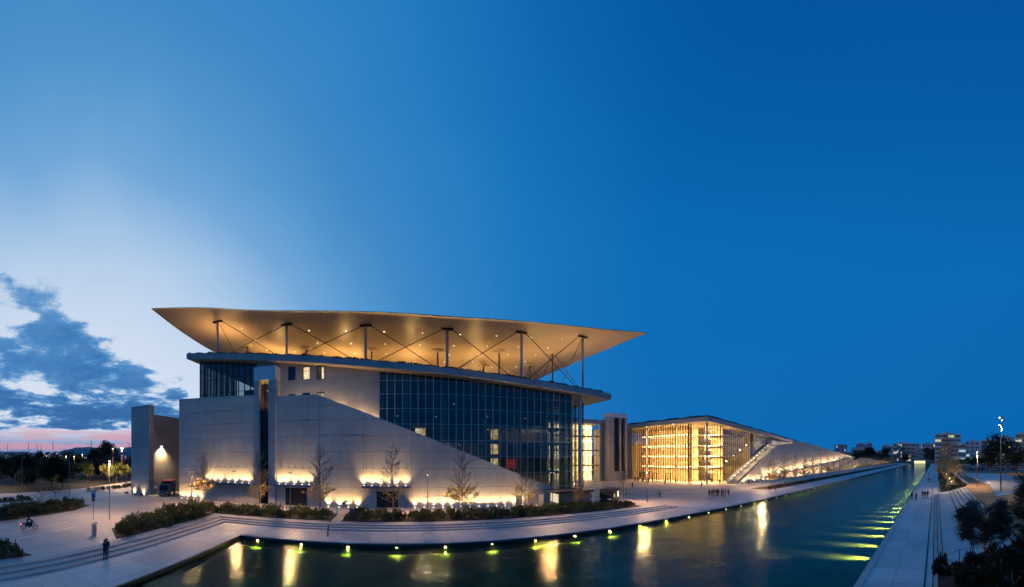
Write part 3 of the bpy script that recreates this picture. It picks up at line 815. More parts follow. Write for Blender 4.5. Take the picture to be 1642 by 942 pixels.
# roof terrace floodlights that wash the shell
fl = thing('roof_floodlight', '-', 'light')
MB().box(-.5, .5, -.25, .25, 0, .35).build('housing', M['dark'], fl, loc=(0, 0, 0))
MB().box(-.45, .45, -.2, .2, .351, .37).build('lens', M['lampwarm'], fl, loc=(0, 0, 0))
lamp('light', spot('roof_flood', 5000, (1.0, .56, .15), 155, .9, .6), fl, (0, 0, .6), (0, 0, 1))
fp = Proto(fl)
FL = {'in': spot('roof_flood', 3400, (1.0, .58, .18), 170, 1.0, .8), 'edge': spot('roof_flood_edge', 160, (1.0, .56, .18), 170, 1.0, .8), 'end': spot('roof_flood_end', 3300, (1.0, .56, .20), 170, 1.0, .8)}
for row_, x, yy in (('edge', -66, (-37, -22, -7, 8, 23, 39)), ('second', -80, (-30, -13, 3, 19, 34)), ('third', -97, (-30, -12, 6, 24)), ('back', -116, (-22, 4, 28))):
    for k, y in enumerate(yy):
        o = fp.put((x, y, roofz(y)), 0, '%s floodlight from the left in the %s row on the roof terrace' % (nth(k), row_), 'roof terrace floodlights')
        for ch in kids(o):
            if ch.type == 'LIGHT': ch.data = FL[row_ if row_ == 'edge' else 'in'] if k not in (0, len(yy) - 1) or row_ != 'edge' else FL['end']
pv = thing('rooftop_pavilion', 'low pale rooftop box at the right end under the canopy', 'building', (-88, 30, roofz(30)))
z = roofz(30)
MB().box(-92, -84, 26, 33.5, z, z + 2.4).build('wall', M['stucco'], pv)
MB().box(-83.99, -83.95, 30, 31.2, z + .1, z + 2.1).build('door', M['dark'], pv)
MB().box(-92.2, -83.8, 25.8, 33.7, z + 2.4, z + 2.6).build('roof', M['steel'], pv)

# ================================================================== library across the plaza
lb = thing('library', 'glowing golden glass library with a flat sloping roof across the plaza', 'building', (-88, 105, 0))
lroof = lambda y: 21.9 if y < 88 else 21.9 - .0730 * (y - 88)
LT = 1.5
rm = MB(); sm = MB()
for a, b in zip([86, 88, 106, 124, 142], [88, 106, 124, 142, 162]):
    za, zb = lroof(a), lroof(b)
    for mb, lo in ((rm, 0),):
        mb.add([(-67.5, a, za - LT), (-67.5, b, zb - LT), (-67.5, b, zb), (-67.5, a, za)], [(0, 1, 2, 3)])
        mb.add([(-67.5, a, za), (-67.5, b, zb), (-118, b, zb), (-118, a, za)], [(0, 1, 2, 3)])
    sm.add([(-67.5, a, za - LT), (-118, a, za - LT), (-118, b, zb - LT), (-67.5, b, zb - LT)], [(0, 1, 2, 3)])
rm.add([(-67.5, 86, 21.9 - LT), (-67.5, 86, 21.9), (-118, 86, 21.9), (-118, 86, 21.9 - LT + .3)], [(0, 1, 2, 3)])
rm.build('roof', M['fascia'], lb); sm.build('soffit', M['soffit'], lb)
gp = MB()
for k in range(5200):
    if k % 2: y = R.uniform(86.2, 161); x = -67.8 - abs(R.gauss(0, .6)); z = lroof(y)
    else: x = R.uniform(-117, -67.8); y = 86.3 + abs(R.gauss(0, .6)); z = 21.9
    a = R.uniform(0, PI); c, s = math.cos(a) * .3, math.sin(a) * .3; q = x + y; h = R.uniform(.2, .7) * (1 + .2 * math.sin(q * .6))
    gp.add([(x - c, y - s, z), (x + c, y + s, z), (x + R.uniform(-.2, .2), y, z + h)], [(0, 1, 2)])
tag(gp.build('roof_planting', M['leafdark'], lb), kind='stuff')
lz = [.02, 3.1, 5.4, 9.3, 13.1, 17.0]
ls = lambda y: lroof(y) - LT - .004
curtain(lb, 87.2, 'x', -106.4, -76.2, 25, lz, lambda x: 20.38, M['mulldark'], UNITC, depth=.10, width=.09, fin=-.32)
curtain(lb, -76.2, 'y', 87.3, 95.4, 7, lz, ls, M['mulldark'], UNITC, depth=.10, width=.09)
curtain(lb, 95.5, 'x', -76.1, -69.3, 6, lz, lambda x: ls(95.5), M['mulldark'], UNITC, depth=.10, width=.09)
curtain(lb, -69.2, 'y', 95.6, 118.0, 17, lz, ls, M['mulldark'], UNITC, depth=.10, width=.08)
MB().tube((-69.4, 88.3, 0), (-69.4, 88.3, 20.37), .33, None, 16).build('corner_column', M['postwhite'], lb, True)
for x in (-84, -92, -100): MB().tube((x, 89.2, 0), (x, 89.2, 20.37), .30, None, 12).build('column', M['postwhite'], lb, True)
MB().box(-118, -106.45, 86.9, 87.6, 0, 20.6).build('wall', M['wall'], lb)
MB().box(-118, -117, 87.6, 160, 0, 15.0).build('rear_wall', M['wall2'], lb)
MB().prism([(118.1, 0), (160, 0), (160, lroof(160) - LT - .02), (118.1, lroof(118.1) - LT - .02)], -69.6, -69.0, 'x').build('wall', M['wall'], lb)
# inside: galleries, book walls, light lines
def shelf_mat():
    m, N, b = new_mat('book_shelves')
    p = N.n('ShaderNodeNewGeometry').outputs['Position']; x, y, z = N.sep(p)
    s = N.m('ADD', x, y)
    cell = N.comb(N.m('FLOOR', N.m('MULTIPLY', s, 3.1)), N.m('FLOOR', N.m('MULTIPLY', z, 2.3)), 0.0)
    wn = N.n('ShaderNodeTexWhiteNoise', noise_dimensions='3D'); N.put(wn.inputs['Vector'], cell)
    c = N.ramp(wn.outputs[0], [(0.0, (.35, .18, .09)), (.3, (.58, .36, .18)), (.7, (.72, .55, .34)), (1.0, (.82, .74, .56))], 'LINEAR')
    N.put(b.inputs['Base Color'], c); b.inputs['Roughness'].default_value = .8
    return m
M['books'] = shelf_mat()
M['lightline'] = emit('light_line', (1.0, .76, .42), 6)
M['ceil'] = plain('pale_ceiling', (.75, .68, .58), .8)
for z in (5.2, 9.1, 12.9, 16.8):
    MB().box(-105.8, -79.5, 91.2, 112, z, z + .4).build('gallery', M['ceil'], lb)
    MB().box(-79.4, -73.2, 99.2, 117, z, z + .4).build('gallery', M['ceil'], lb)
    MB().box(-105, -80.2, 91.05, 91.18, z - .02, z + .20).build('light_line', M['lightline'], lb)
    MB().box(-79.0, -73.6, 99.05, 99.18, z - .02, z + .20).build('light_line', M['lightline'], lb)
for z0, z1 in zip((.02, 5.61, 9.51, 13.31, 17.21), (5.19, 9.09, 12.89, 16.79, 20.2)):
    hh = z1 - z0
    MB().box(-105.5, -79.8, 96.2, 96.6, z0 + .02, z0 + hh * .82).build('book_wall', M['books'], lb)
    MB().box(-79.3, -73.6, 103.2, 103.5, z0 + .02, z0 + hh * .82).build('book_wall', M['books'], lb)
    MB().box(-105.5, -79.8, 95.7, 96.1, z1 - .35, z1 - .25).build('light_line', M['lightline'], lb)
MB().box(-106.2, -70, 116.5, 117, .02, 18.4).build('inner_wall', M['ceil'], lb)
MB().box(-106.3, -70, 87.7, 117, -.003, .012).build('floor', M['ceil'], lb)
LBL = bpy.data.lights.new('gallery_light', 'AREA'); LBL.shape = 'RECTANGLE'; LBL.size = 26; LBL.size_y = 2.0; LBL.energy = 5600; LBL.color = (1.0, .62, .23)
for z in (4.9, 8.9, 12.7, 16.6, 20.1): lamp('light', LBL, lb, Vector((-91.0, 90.2, z)) - lb.location, (0, .5, -1))
LBL2 = bpy.data.lights.new('gallery_light_side', 'AREA'); LBL2.shape = 'RECTANGLE'; LBL2.size = 4; LBL2.size_y = 8; LBL2.energy = 2000; LBL2.color = (1.0, .62, .24)
for z in (4.9, 8.9, 12.7, 16.6, 19.6): lamp('light', LBL2, lb, Vector((-74.0, 98.0, z)) - lb.location, (0, .4, -1))
for z in (4.9, 8.9, 12.7, 16.6, 19.6): lamp('light', LBL2, lb, Vector((-79.6, 91.5, z)) - lb.location, (0, .5, -1))
# fringe of vertical timber slats behind the front glass
sl_ = MB().box(-.10, .10, -.25, .25, 0, 20.0).mesh('timber_slat', plain('timber_slat', (.42, .25, .12), .6))
for k in range(25):
    o = link('timber_slat', sl_, lb); o.location = Vector((-105.6 + 1.21 * k, 88.4, .1)) - lb.location
# door frames in the corner
for x0, y0 in ((-74.6, 95.38), (-72.2, 95.38)):
    d = MB(); d.box(x0, x0 + .12, y0 - .3, y0, .02, 3.0); d.box(x0 + 1.8, x0 + 1.92, y0 - .3, y0, .02, 3.0); d.box(x0 + .12, x0 + 1.8, y0 - .3, y0, 2.85, 3.0)
    d.build('door_frame', M['dark'], lb)
for x in (-101.0, -94.0, -87.0): 
    MB().box(x, x + 2.6, 86.4, 87.05, .02, .1).build('threshold', M['steel'], lb)
    d = MB(); d.box(x, x + .12, 86.4, 86.85, .02, 2.9); d.box(x + 2.5, x + 2.62, 86.4, 86.85, .02, 2.9); d.box(x, x + 2.62, 86.4, 86.85, 2.9, 3.1); d.build('door_frame', M['dark'], lb)
for x in (-97, -90, -83): MB().lathe([(.12, -.06), (.14, 0)], 8, (x, 86.5, 20.44)).build('soffit_lamp', M['lampwhite'], lb)

# ================================================================== agora block between the two buildings
ag = thing('agora_block', 'brightly lit four-storey glass block at the back of the plaza', 'building', (-112, 64, 0))
az = [.02, 3.6, 6.0, 9.6, 13.2, 17.0]
curtain(ag, -108, 'y', 50.2, 72.8, 13, az, lambda y: 21.3, M['mulldark'], UNITC, depth=.12, width=.10)
MB().box(-125, -107, 48, 74.0, 21.35, 22.9).build('roof', M['fascia'], ag)
MB().box(-108.4, -107.8, 72.9, 76.5, .0, 21.34).build('wall', M['wall2'], ag)
for z in (5.6, 11.2, 16.4): MB().box(-114, -108.5, 50, 72.7, z, z + .45).build('floor', M['ceil'], ag)
MB().box(-114.3, -114.0, 49, 72.7, 0, 21.3).build('back_wall', room_mat('glowing_wall', (1.0, .68, .26), 7.0, .9), ag)  # back wall glows itself in place of the block's room lighting
for z0 in (3.0, 8.6, 14.0, 19.0): MB().box(-112.5, -112.2, 51, 72, z0 + 1.0, z0 + 1.25).build('light_line', M['lightline'], ag)
tw = thing('twin_shaft_tower', 'white concrete tower with two dark vertical slots at the back of the plaza', 'tower', (-106.5, 78.5, 0))
T0 = 74.3
for a, b in ((T0, T0 + 2.3), (T0 + 5.0, T0 + 5.7), (T0 + 7.6, T0 + 8.6)):
    MB().box(-108.2, -104.2, a, b, 0, 24.0).build('fin', M['wall2'], tw)
for a, b in ((T0 + 2.3, T0 + 5.0), (T0 + 5.7, T0 + 7.6)):
    MB().box(-108.2, -105.3, a, b, 3.6, 23.9).build('slot', plain('brown_slot', (.06, .035, .025), .7), tw)
    for zz in range(4, 24, 2): MB().box(-105.29, -105.22, a, b, zz, zz + .12).build('louvre', M['mulldark'], tw)
    MB().box(-108.2, -104.4, a, b, 0, 3.59).build('base', M['wall2'], tw)
MB().box(-108.2, -104.1, T0 - .05, T0 + 8.65, 24.0, 25.6).build('head', M['white'], tw)
MB().box(-118, -108.3, 76.6, 86.8, 0, 20).build('rear_block', M['wall'], tw)

# ================================================================== sloping wall and stair beside the library
lw = thing('library_ramp_wall', 'long triangular concrete wall with a lit ledge beside the library', 'wall', (-62, 170, 0))
FRONT = -62.0
face = [(96.4, .02), (255.0, .02), (255.0, 9.3), (152.8, 16.3), (134, 14.6), (124.0, 13.5)]
zb_ = [0.02, 3.0, 6.2, 9.4, 12.6, 17]
cols2 = [96.4, 104, 112, 120, 128, 136, 144, 152.8, 163, 173, 183, 193, 203, 213, 223, 233, 244, 255]
def in_face(poly):
    poly = clip(poly, -.4743, 1.0, 13.4 - .4743 * 124.0)          # stair line
    poly = clip(poly, -.0997, 1.0, 14.6 - .0997 * 134 + .02)      # shallow rise
    poly = clip(poly, .0685, 1.0, 16.3 + .0685 * 152.8)           # long fall to the right
    return poly
MB().prism([(96.6, .02), (254.8, .02), (254.8, 9.1), (152.8, 16.05), (134, 14.35), (124.1, 13.2)], FRONT - .8, FRONT - .12, 'x').build('core', M['wall'], lw)
for a, b in zip(cols2[:-1], cols2[1:]):
    for c, d in zip(zb_[:-1], zb_[1:]):
        p = in_face([(a + .02, c + .015), (b - .02, c + .015), (b - .02, d - .015), (a + .02, d - .015)])
        if len(p) > 2: MB().prism(p, FRONT - .13, FRONT + R.uniform(-.006, .006), 'x').build('panel', M['wall'], lw)
# lit ledge rising to the right
lg = MB().hexa([(FRONT + .01, 111, 1.0), (FRONT + 1.3, 111, 1.0), (FRONT + 1.3, 255, 8.9), (FRONT + .01, 255, 8.9), (FRONT + .01, 111, 1.35), (FRONT + 1.3, 111, 1.35), (FRONT + 1.3, 255, 9.25), (FRONT + .01, 255, 9.25)])
lg.build('ledge', M['wall2'], lw)
# stair between the low wall and a back parapet
bp = MB().prism([(94.6, .02), (128, .02), (128, 16.0), (95.5, 1.8), (94.6, 1.8)], -66.0, -65.6, 'x').build('back_parapet', M['wall2'], lw)
nst = 40
STEP = MB().box(-1.34, 1.34, 0, 28.4 / nst + .3, -.34, 0).mesh('stair_step', M['step'])
for k in range(nst):
    o = link('stair_step', STEP, lw)
    o.location = Vector((-64.2, 95.2 + 28.4 * k / nst, .02 + 13.0 * (k + 1) / nst)) - lw.location
hr = MB()
for k in range(11):
    y = 96 + 2.8 * k; z = .1 + .4577 * (y - 95.2)
    hr.tube((-62.6, y, z), (-62.6, y, z + 1.1), .03, None, 5)
hr.tube((-62.6, 96, 1.55), (-62.6, 124, 14.35), .035, None, 6); hr.build('handrail', M['steel'], lw)
lr = emit('rail_light', (1.0, .78, .42), 6)
for k in range(13):
    y = 96.5 + 2.2 * k; z = .9 + .4577 * (y - 95.2)
    MB().box(-65.59, -65.52, y, y + .7, z, z + .10).build('stair_lamp', lr, lw)
MB().box(-66.8, -66.6, 126, 154, 12.0, 16.0).build('upper_wall', M['wall2'], lw)
MB().box(-66.5, -62.9, 124, 154, 13.0, 13.3).build('landing', M['step'], lw)
LST = point('stair_light', 240, (1.0, .74, .38), .15)
for k in range(6):
    y = 97.5 + 4.8 * k; lamp('light', LST, lw, Vector((-63.6, y, 1.9 + .4577 * (y - 95.2))) - lw.location)
for y in (131, 140, 149): lamp('light', LST, lw, Vector((-64.2, y, 14.6)) - lw.location)
MB().box(-64.4, -64.1, 152.0, 152.3, 13.3, 15.6).build('beacon', M['lampwhite'], lw)
# uplights along ledge and foot
L_UP2 = spot('far_uplight', 1900, (1.0, .66, .28), 115, 1.0, .08)
u2 = Proto(uplight(L_UP2, 'ground_uplight', (0, 0, 1)))
for k in range(44):
    y = 113 + 3.2 * k; u2.put((FRONT + .42, y, 1.352 + .05486 * (y - 111)), 0, nth(k) + ' uplight from the left on the ledge of the library wall', 'uplights on the library wall ledge')
for k in range(46):
    u2.put((FRONT + .45, 99 + 3.4 * k, .002), 0, nth(k) + ' ground uplight from the left at the foot of the library wall', 'uplights at the foot of the library wall')
u3 = Proto(uplight(spot('distant_uplight', 5200, (1.0, .66, .26), 120, 1.0, .1), 'ground_uplight', (0, 0, 1)))
# white posts below the ledge
PM = MB().box(-.09, .09, -.12, .12, 0, 1).mesh('post', M['white'])
for k in range(40):
    y = 101 + 3.8 * k; zt = max(1.2, 1.0 + .05486 * (y - 111)) if y > 111 else 1.3
    o = link('post', PM, lw); o.location = Vector((FRONT + 1.15, y, 0)) - lw.location; o.scale = (1, 1, zt - .01)
# low wall farther along the canal
fw = thing('far_low_wall', 'low lit concrete wall far along the canal beyond the library wall', 'wall', (-63, 360, 0))
MB().prism([(256, .0), (470, .0), (470, 2.4), (330, 7.8), (290, 8.6), (256, 5.0)], -64.6, -64.0, 'x').build('wall', M['wall'], fw)
for k in range(30): u3.put((-63.62, 260 + 7.0 * k, .002), 0, nth(k) + ' ground uplight from the left at the far low wall', 'uplights at the far low wall')

# ================================================================== trees
def tree_mesh(seed, h, spread, levels=3, nb=26, leaf=0, leafmat_=None, lowleaf=False, r0=.11):
    """trunk, branches and leaves of a small deciduous tree as three meshes"""
    r = random.Random(seed); T = MB(); B = MB(); Lf = MB()
    pts = [Vector((0, 0, 0))]
    n = 9
    for i in range(1, n + 1):
        pts.append(Vector((r.gauss(0, .05) * i * .3, r.gauss(0, .05) * i * .3, h * i / n)))
    for i in range(n): T.tube(pts[i], pts[i+1], r0 * (1 - i / n * .9), r0 * (1 - (i + 1) / n * .9), 7, False)
    tips = []
    def branch(p, d, ln, rad, lev):
        k = 3; q = p
        for s in range(k):
            d2 = (d + Vector((r.gauss(0, .16), r.gauss(0, .16), r.gauss(.06, .12)))).normalized()
            e = q + d2 * ln / k; B.tube(q, e, rad * (1 - s / k * .6), rad * (1 - (s + 1) / k * .6), 4 if lev < 2 else 3, False)
            tips.append(e)
            if lev > 0:
                for _ in range(2 if lev > 1 else r.choice((1, 2, 2))):
                    sd = (d2 + Vector((r.uniform(-1, 1), r.uniform(-1, 1), r.uniform(-.25, .8))) * .85).normalized()
                    branch(e, sd, ln * r.uniform(.36, .58), rad * .55, lev - 1)
            q = e; d = d2
    for i in range(nb):
        t = .22 + .76 * i / nb + r.uniform(-.02, .02)
        f = t * n; j = min(n - 1, int(f)); p = pts[j].lerp(pts[j+1], f - j)
        a = i * 2.4 + r.uniform(-.5, .5)
        ln = spread * (1 - ((t - .3) / .75) ** 2 * .85 if t > .3 else 1.0) * r.uniform(.6, 1.05)
        up = .35 + .9 * max(0, t - .3) + r.uniform(-.1, .2)
        branch(p, Vector((math.cos(a), math.sin(a), up)).normalized(), ln, .040 * (1.25 - t) + .017, 2 if levels > 2 else 1)
    if leaf:
        cand = [q for q in tips if (q.z < h * .48 if lowleaf else True)]
        for _ in range(leaf):
            c = r.choice(cand) + Vector((r.gauss(0, .12), r.gauss(0, .12), r.gauss(0, .1)))
            u = Vector((r.uniform(-1, 1), r.uniform(-1, 1), r.uniform(-1, 1))).normalized(); w_ = u.orthogonal().normalized()
            s = r.uniform(.07, .14)
            Lf.add([c - u * s, c + w_ * s * .7, c + u * s, c - w_ * s * .7], [(0, 1, 2, 3)])
    return T, B, Lf
def tree_proto(name, seed, h, spread, leaf, lm, lowleaf=False, nb=26, levels=3, r0=.11):
    T, B, Lf = tree_mesh(seed, h, spread, levels, nb, leaf, lm, lowleaf, r0)
    root = thing(name, '-', 'tree')
    T.build('trunk', M['bark'], root, True, (0, 0, 0)); B.build('crown', M['bark'], root, False, (0, 0, 0))
    if leaf: tag(Lf.build('leaves', lm, root, False, (0, 0, 0)), kind='stuff')
    return Proto(root)
GT = [tree_proto('bare_tree', 3, 9.8, 2.2, 1000, M['leafgold'], True, 36), tree_proto('bare_tree', 8, 9.6, 2.1, 420, M['leafgold'], True, 36), tree_proto('bare_tree', 14, 9.9, 2.0, 120, M['leafgold'], True, 34)]
front = [(0, -51.0, -32.2, 'bare tree with gold lower leaves at the left end of the concrete wall', .92), (1, -46.3, -19.6, 'bare tree with a few gold leaves before the lift tower', .95),
         (1, -44.8, -10.2, 'bare tree standing between the two lit entrances of the wall', 1.0), (2, -46.2, -.5, 'bare tree in front of the right steel awning', 1.0),
         (0, -45.2, 8.7, 'bare tree with gold leaves before the row of ground uplights', .92), (1, -46.0, 18.1, 'bare tree before the low end of the sloping wall', .95),
         (0, -46.3, 27.2, 'leafy gold tree beside the small snack pavilion', .62), (2, -48.8, 38.0, 'small bare tree beside the black food truck', .66)]
for v, x, y, lab, s in front: GT[v].put((x, y, .45 if y < 43 else 0), R.uniform(0, 6), lab, 'trees in front of the opera house', s)
for k in range(36):
    GT[(k * 7) % 3].put((-46.2 + R.uniform(-.3, .3), 88.7 + 8.9 * k, 0), R.uniform(0, 6), nth(k) + ' slim bare tree from the left before the lit library wall', 'trees along the library wall', R.uniform(.86, 1.05))

# ------------------------------------------------------------------ shrubs
def shrub_proto(seed, w, h, n, lm, spiky=.5):
    """an uneven bush: several lobes of different height, leaves on and inside them, a few long shoots"""
    r = random.Random(seed); mb = MB()
    lob = [(r.uniform(-.75, .75) * w, r.uniform(-.75, .75) * w, h * r.uniform(.35, .95), w * r.uniform(.28, .5)) for _ in range(8)]
    for k in range(n):
        lx, ly, lh, lr = r.choice(lob); a = r.uniform(0, 2 * PI); el = math.asin(r.uniform(-.3, 1)); q = r.uniform(.55, 1.05)
        c = Vector((lx + lr * q * math.cos(el) * math.cos(a), ly + lr * q * math.cos(el) * math.sin(a), max(.04, lh - lr * .7 + lr * q * math.sin(el) * 1.25 if r.random() < .75 else lh * r.random())))
        d = Vector((math.cos(a) * .6 + r.gauss(0, .4), math.sin(a) * .6 + r.gauss(0, .4), .4 + r.uniform(0, spiky))).normalized()
        s = r.uniform(.06, .15)
        if r.random() < .05: c.z += r.uniform(.1, .3); s *= 1.6; d = Vector((r.gauss(0, .2), r.gauss(0, .2), 1)).normalized()
        w_ = d.orthogonal().normalized() * s * .36
        mb.add([c - d * s, c + w_, c + d * s, c - w_], [(0, 1, 2, 3)])
    st_ = MB()
    for _ in range(5):
        a = r.uniform(0, 6.3); st_.tube((0, 0, 0), (w * .5 * math.cos(a), w * .5 * math.sin(a), h * .7), .025, .01, 4)
    root = thing('shrub', '-', 'shrub')
    tag(mb.build('foliage', lm, root, False, (0, 0, 0)), kind='stuff'); st_.build('stem', M['bark'], root, False, (0, 0, 0))
    return Proto(root)
SH = [shrub_proto(k, 1.0 + .15 * (k % 3), 1.05 + .14 * (k % 3), 950, M['leaf']) for k in range(5)]
def plant_row(pts, n, label, group, z=.45, jit=.5, s=(.8, 1.15)):
    """n shrubs along a polyline"""
    P = [Vector(p) for p in pts]; L = [0]
    for a, b in zip(P[:-1], P[1:]): L.append(L[-1] + (b - a).length)
    for k in range(n):
        d = L[-1] * (k + .5) / n
        for i in range(len(P) - 1):
            if d <= L[i+1]:
                p = P[i].lerp(P[i+1], (d - L[i]) / (L[i+1] - L[i])); break
        q = R.choice(SH)
        sc_ = R.uniform(*s)
        q.put((p.x + R.uniform(-jit, jit), p.y + R.uniform(-jit, jit), z), R.uniform(0, 6.3), label % nth(k), group, (sc_, sc_, sc_ * R.uniform(.85, 1.15)))
# soil beds
def bed(poly, z):
    mb = MB().prism(poly, z, z + .05, 'z'); struct('planting_bed', mb, M['soil'])
bed([(-50.4, -34.5), (-44.3, -34.5), (-44.3, -8.6), (-50.4, -8.6)], .446)
bed([(-50.4, -7.2), (-44.3, -7.2), (-44.3, 38.5), (-50.4, 38.5)], .446)
bed([(-49.6, 82.5), (-43.4, 82.5), (-43.4, 410), (-49.6, 410)], -.01)
bed([(-24.0, -25.6), (-43.6, -25.6), (-43.6, -34.2), (-40, -33.6), (-27, -29.6)][::-1], .44)
bed([(-4, -25.6), (-14.2, -25.6), (-12.2, -34.0), (-4, -34.0)][::-1], .44)
bed([(-16, -40.6), (-32, -43.6), (-37.5, -46.6), (-36.5, -50.5), (-16, -53.5)][::-1], .44)
bed([(-15, -56), (-33, -58.6), (-34, -61), (-15, -62.5)][::-1], .44)
def hedge_mass(name, label, pts, n, z, h, w, lm, cat='hedge'):
    """a long far hedge that reads as one mass"""
    r = random.Random(n); mb = MB(); P = [Vector(p) for p in pts]
    for _ in range(n):
        t = r.random(); p = P[0].lerp(P[1], t); c = Vector((p.x + r.uniform(-w, w), p.y, z + h * r.random() ** .8 * (.75 + .25 * math.sin(p.y * .9))))
        d = Vector((r.gauss(0, .5), r.gauss(0, .5), .8)).normalized(); s = r.uniform(.12, .26); w_ = d.orthogonal().normalized() * s * .4
        mb.add([c - d * s, c + w_, c + d * s, c - w_], [(0, 1, 2, 3)])
    o = mb.build(name, lm); tag(o, label, cat, None, 'stuff')
hw = '%s shrub from the left in the '
plant_row([(-45.2, -33), (-45.2, -9)], 15, hw + 'front hedge row left of the bollards', 'hedge before the wall', .45, .4, (.85, 1.15)); plant_row([(-48.0, -33.5), (-48.0, -9.2)], 13, hw + 'back hedge row left of the bollards', 'hedge before the wall', .45, .5, (.85, 1.15))
plant_row([(-45.2, -6.6), (-45.2, 37)], 27, hw + 'front hedge row right of the bollards', 'hedge before the wall', .45, .4, (.85, 1.15)); plant_row([(-48.0, -6.6), (-48.0, 34)], 21, hw + 'back hedge row right of the bollards', 'hedge before the wall', .45, .5, (.85, 1.15))
plant_row([(-44.3, 83.5), (-44.3, 120)], 16, hw + 'near part of the library walk hedge', 'hedge along the library walk', 0, .4, (.5, .75))
hedge_mass('hedge', 'long dark hedge running beside the library walk into the distance', [(-45.0, 120), (-45.0, 405)], 9000, 0, .75, 1.2, M['leaf'])
for i, (a, b, n) in enumerate((((-24.8, -26.4), (-43, -26.4), 15), ((-26.2, -28.2), (-43, -29.4), 13), ((-31, -30.2), (-43, -32.2), 9))): plant_row([a, b], n, hw + '%s row of the corner bed above the steps' % ('front', 'middle', 'back')[i], 'shrubs in the corner bed', .47, .6, (.75, 1.05))
for i, (a, b, n) in enumerate((((-5, -26.6), (-13.8, -26.4), 5), ((-9.5, -28.2), (-13.4, -28.6), 5), ((-10.5, -30.4), (-13.0, -30.8), 5), ((-4.5, -33), (-12.5, -33), 6))): plant_row([a, b], n, hw + '%s row of the slab bed' % nth(i), 'shrubs in the near left bed', .47, .5, (.6, .95))
for i, (a, b, n) in enumerate((((-17, -42), (-33, -45), 13), ((-17, -45), (-36, -47.6), 13), ((-17, -48.5), (-35.6, -49.6), 12))): plant_row([a, b], n, hw + '%s row on the traffic island behind the motorbike' % ('front', 'middle', 'back')[i], 'shrubs on the traffic island', .47, .6, (.8, 1.15))
plant_row([(-15, -58), (-33, -59.8)], 11, hw + 'narrow verge beside the service road', 'shrubs beside the service road', .47, .5, (.55, .85))
plant_row([(-52, -66), (-64, -66.5), (-78, -72)], 13, hw + 'far kerb strip near the gate wall', 'shrubs near the gate wall', .45, .5, (.6, .9))
for k, y in enumerate((-55.6, -53.0, -50.6)): SH[0].put((-55.2, y, .45), R.uniform(0, 6), ('left', 'middle', 'right')[k] + ' small round shrub at the foot of the gate wall', 'shrubs at the gate wall', .45)
# pale slabs in the near left bed
for k, (x, y, a, b) in enumerate(((-7.0, -29.5, 2.6, .5), (-6.2, -30.6, .5, 2.0), (-9.0, -30.9, 2.2, .5), (-7.6, -27.6, 2.6, .45), (-5.2, -27.0, .5, 1.6))):
    o = MB().box(x - a / 2, x + a / 2, y - b / 2, y + b / 2, .492, .62).build('stone_slab', M['wall2'])
    tag(o, nth(k) + ' pale stone slab in the near left planting bed', 'slab', 'stone slabs in the near left bed')

# ================================================================== lamp posts
def lamp_post(name, h, kind, data, lit=True, r=.06, hs=1.0, aim=(0, 0, -1)):
    """kind 'twin': two heads on a short cross bar, 'arm': one head on a side arm, 'mast': cluster of floods"""
    t = thing(name, '-', 'lamp')
    MB().lathe([(.16, 0), (.16, .05), (r * 1.4, .06), (r * 1.2, h * .5), (r, h)], 10).build('pole', M['steel'], t, True, (0, 0, 0))
    lens = (M['lampwhite'] if hs != .7 else M['lampdim']) if lit else M['white']
    heads = {'twin': [(-.38, 0, h - .05), (.38, 0, h - .05)], 'arm': [(.9, 0, h - .02)], 'top': [(0, 0, h)], 'mast': [(.25, .1, h - .9), (-.3, 0, h - 1.9), (.2, -.15, h - 2.9), (-.25, .1, h - .3)]}[kind]
    for (x, y, z) in heads:
        if kind != 'top': MB().tube((0, 0, z - .05), (x, y, z), .03, None, 6).build('arm', M['steel'], t, False, (0, 0, 0))
        hd = MB().lathe([(.10 * hs, .16), (.19 * hs, .12), (.19 * hs, 0), (.16 * hs, -.02)], 10, (x, y, z)).build('lamp_head', M['dark'], t, False, (0, 0, 0))
        MB().lathe([(.15 * hs, -.03), (.13 * hs, -.03 - .07 * hs), (.05 * hs, -.03 - .10 * hs)], 10, (x, y, z)).build('lens', lens, hd, True, (0, 0, 0))
    if lit and data: lamp('light', data, t, (heads[0][0], heads[0][1], h - .3 if kind != 'mast' else h - 2.2), aim)
    return Proto(t)
L_GARDEN = spot('garden_lamp_light', 3000, (1.0, .60, .30), 172, .25, .08)
M['lampdim'] = emit('lamp_dim', (1.0, .8, .45), 2.0)
gl_ = lamp_post('garden_lamp', 6.0, 'twin', L_GARDEN, True, .05, .7, (.55, 0, -1))
for x, y, lab in ((-48.8, -33.2, 'slim garden lamp lighting the gold tree left of the wall'), (-50.3, -25.8, 'slim garden lamp left of the lift tower'), (-48.6, -15.6, 'slim garden lamp before the lit entrance'),
                  (-48.6, 4.4, 'slim garden lamp right of the right awning'), (-49.2, 24.0, 'slim garden lamp before the snack pavilion'), (-47.6, 42.6, 'garden lamp at the end of the steps by the plaza'),
                  (-47.2, 85.5, 'garden lamp where the library hedge begins')):
    gl_.put((x, y, .45 if y < 43 else 0), R.uniform(-.3, .3), lab, 'garden lamps')
L_ST = spot('street_light', 5200, (1.0, .58, .28), 150, .6, .15)
sl1 = lamp_post('street_lamp', 7.9, 'top', L_ST, True, .06, .6)
sl1.put((-31.0, -34.4, .45), 0, 'tall lit street lamp beside the corner shrub bed', 'street lamps')
sl2 = lamp_post('street_lamp', 11.2, 'twin', spot('street_light_far', 11000, (1.0, .60, .28), 150, .6, .2))
sl2.put((-71.4, -73.7, .45), 0, 'tall lit twin street lamp beside the gate wall', 'street lamps')
sl2.put((-73, -79.4, .45), .8, 'lit twin street lamp far behind the shrubs near the gate wall', 'street lamps')
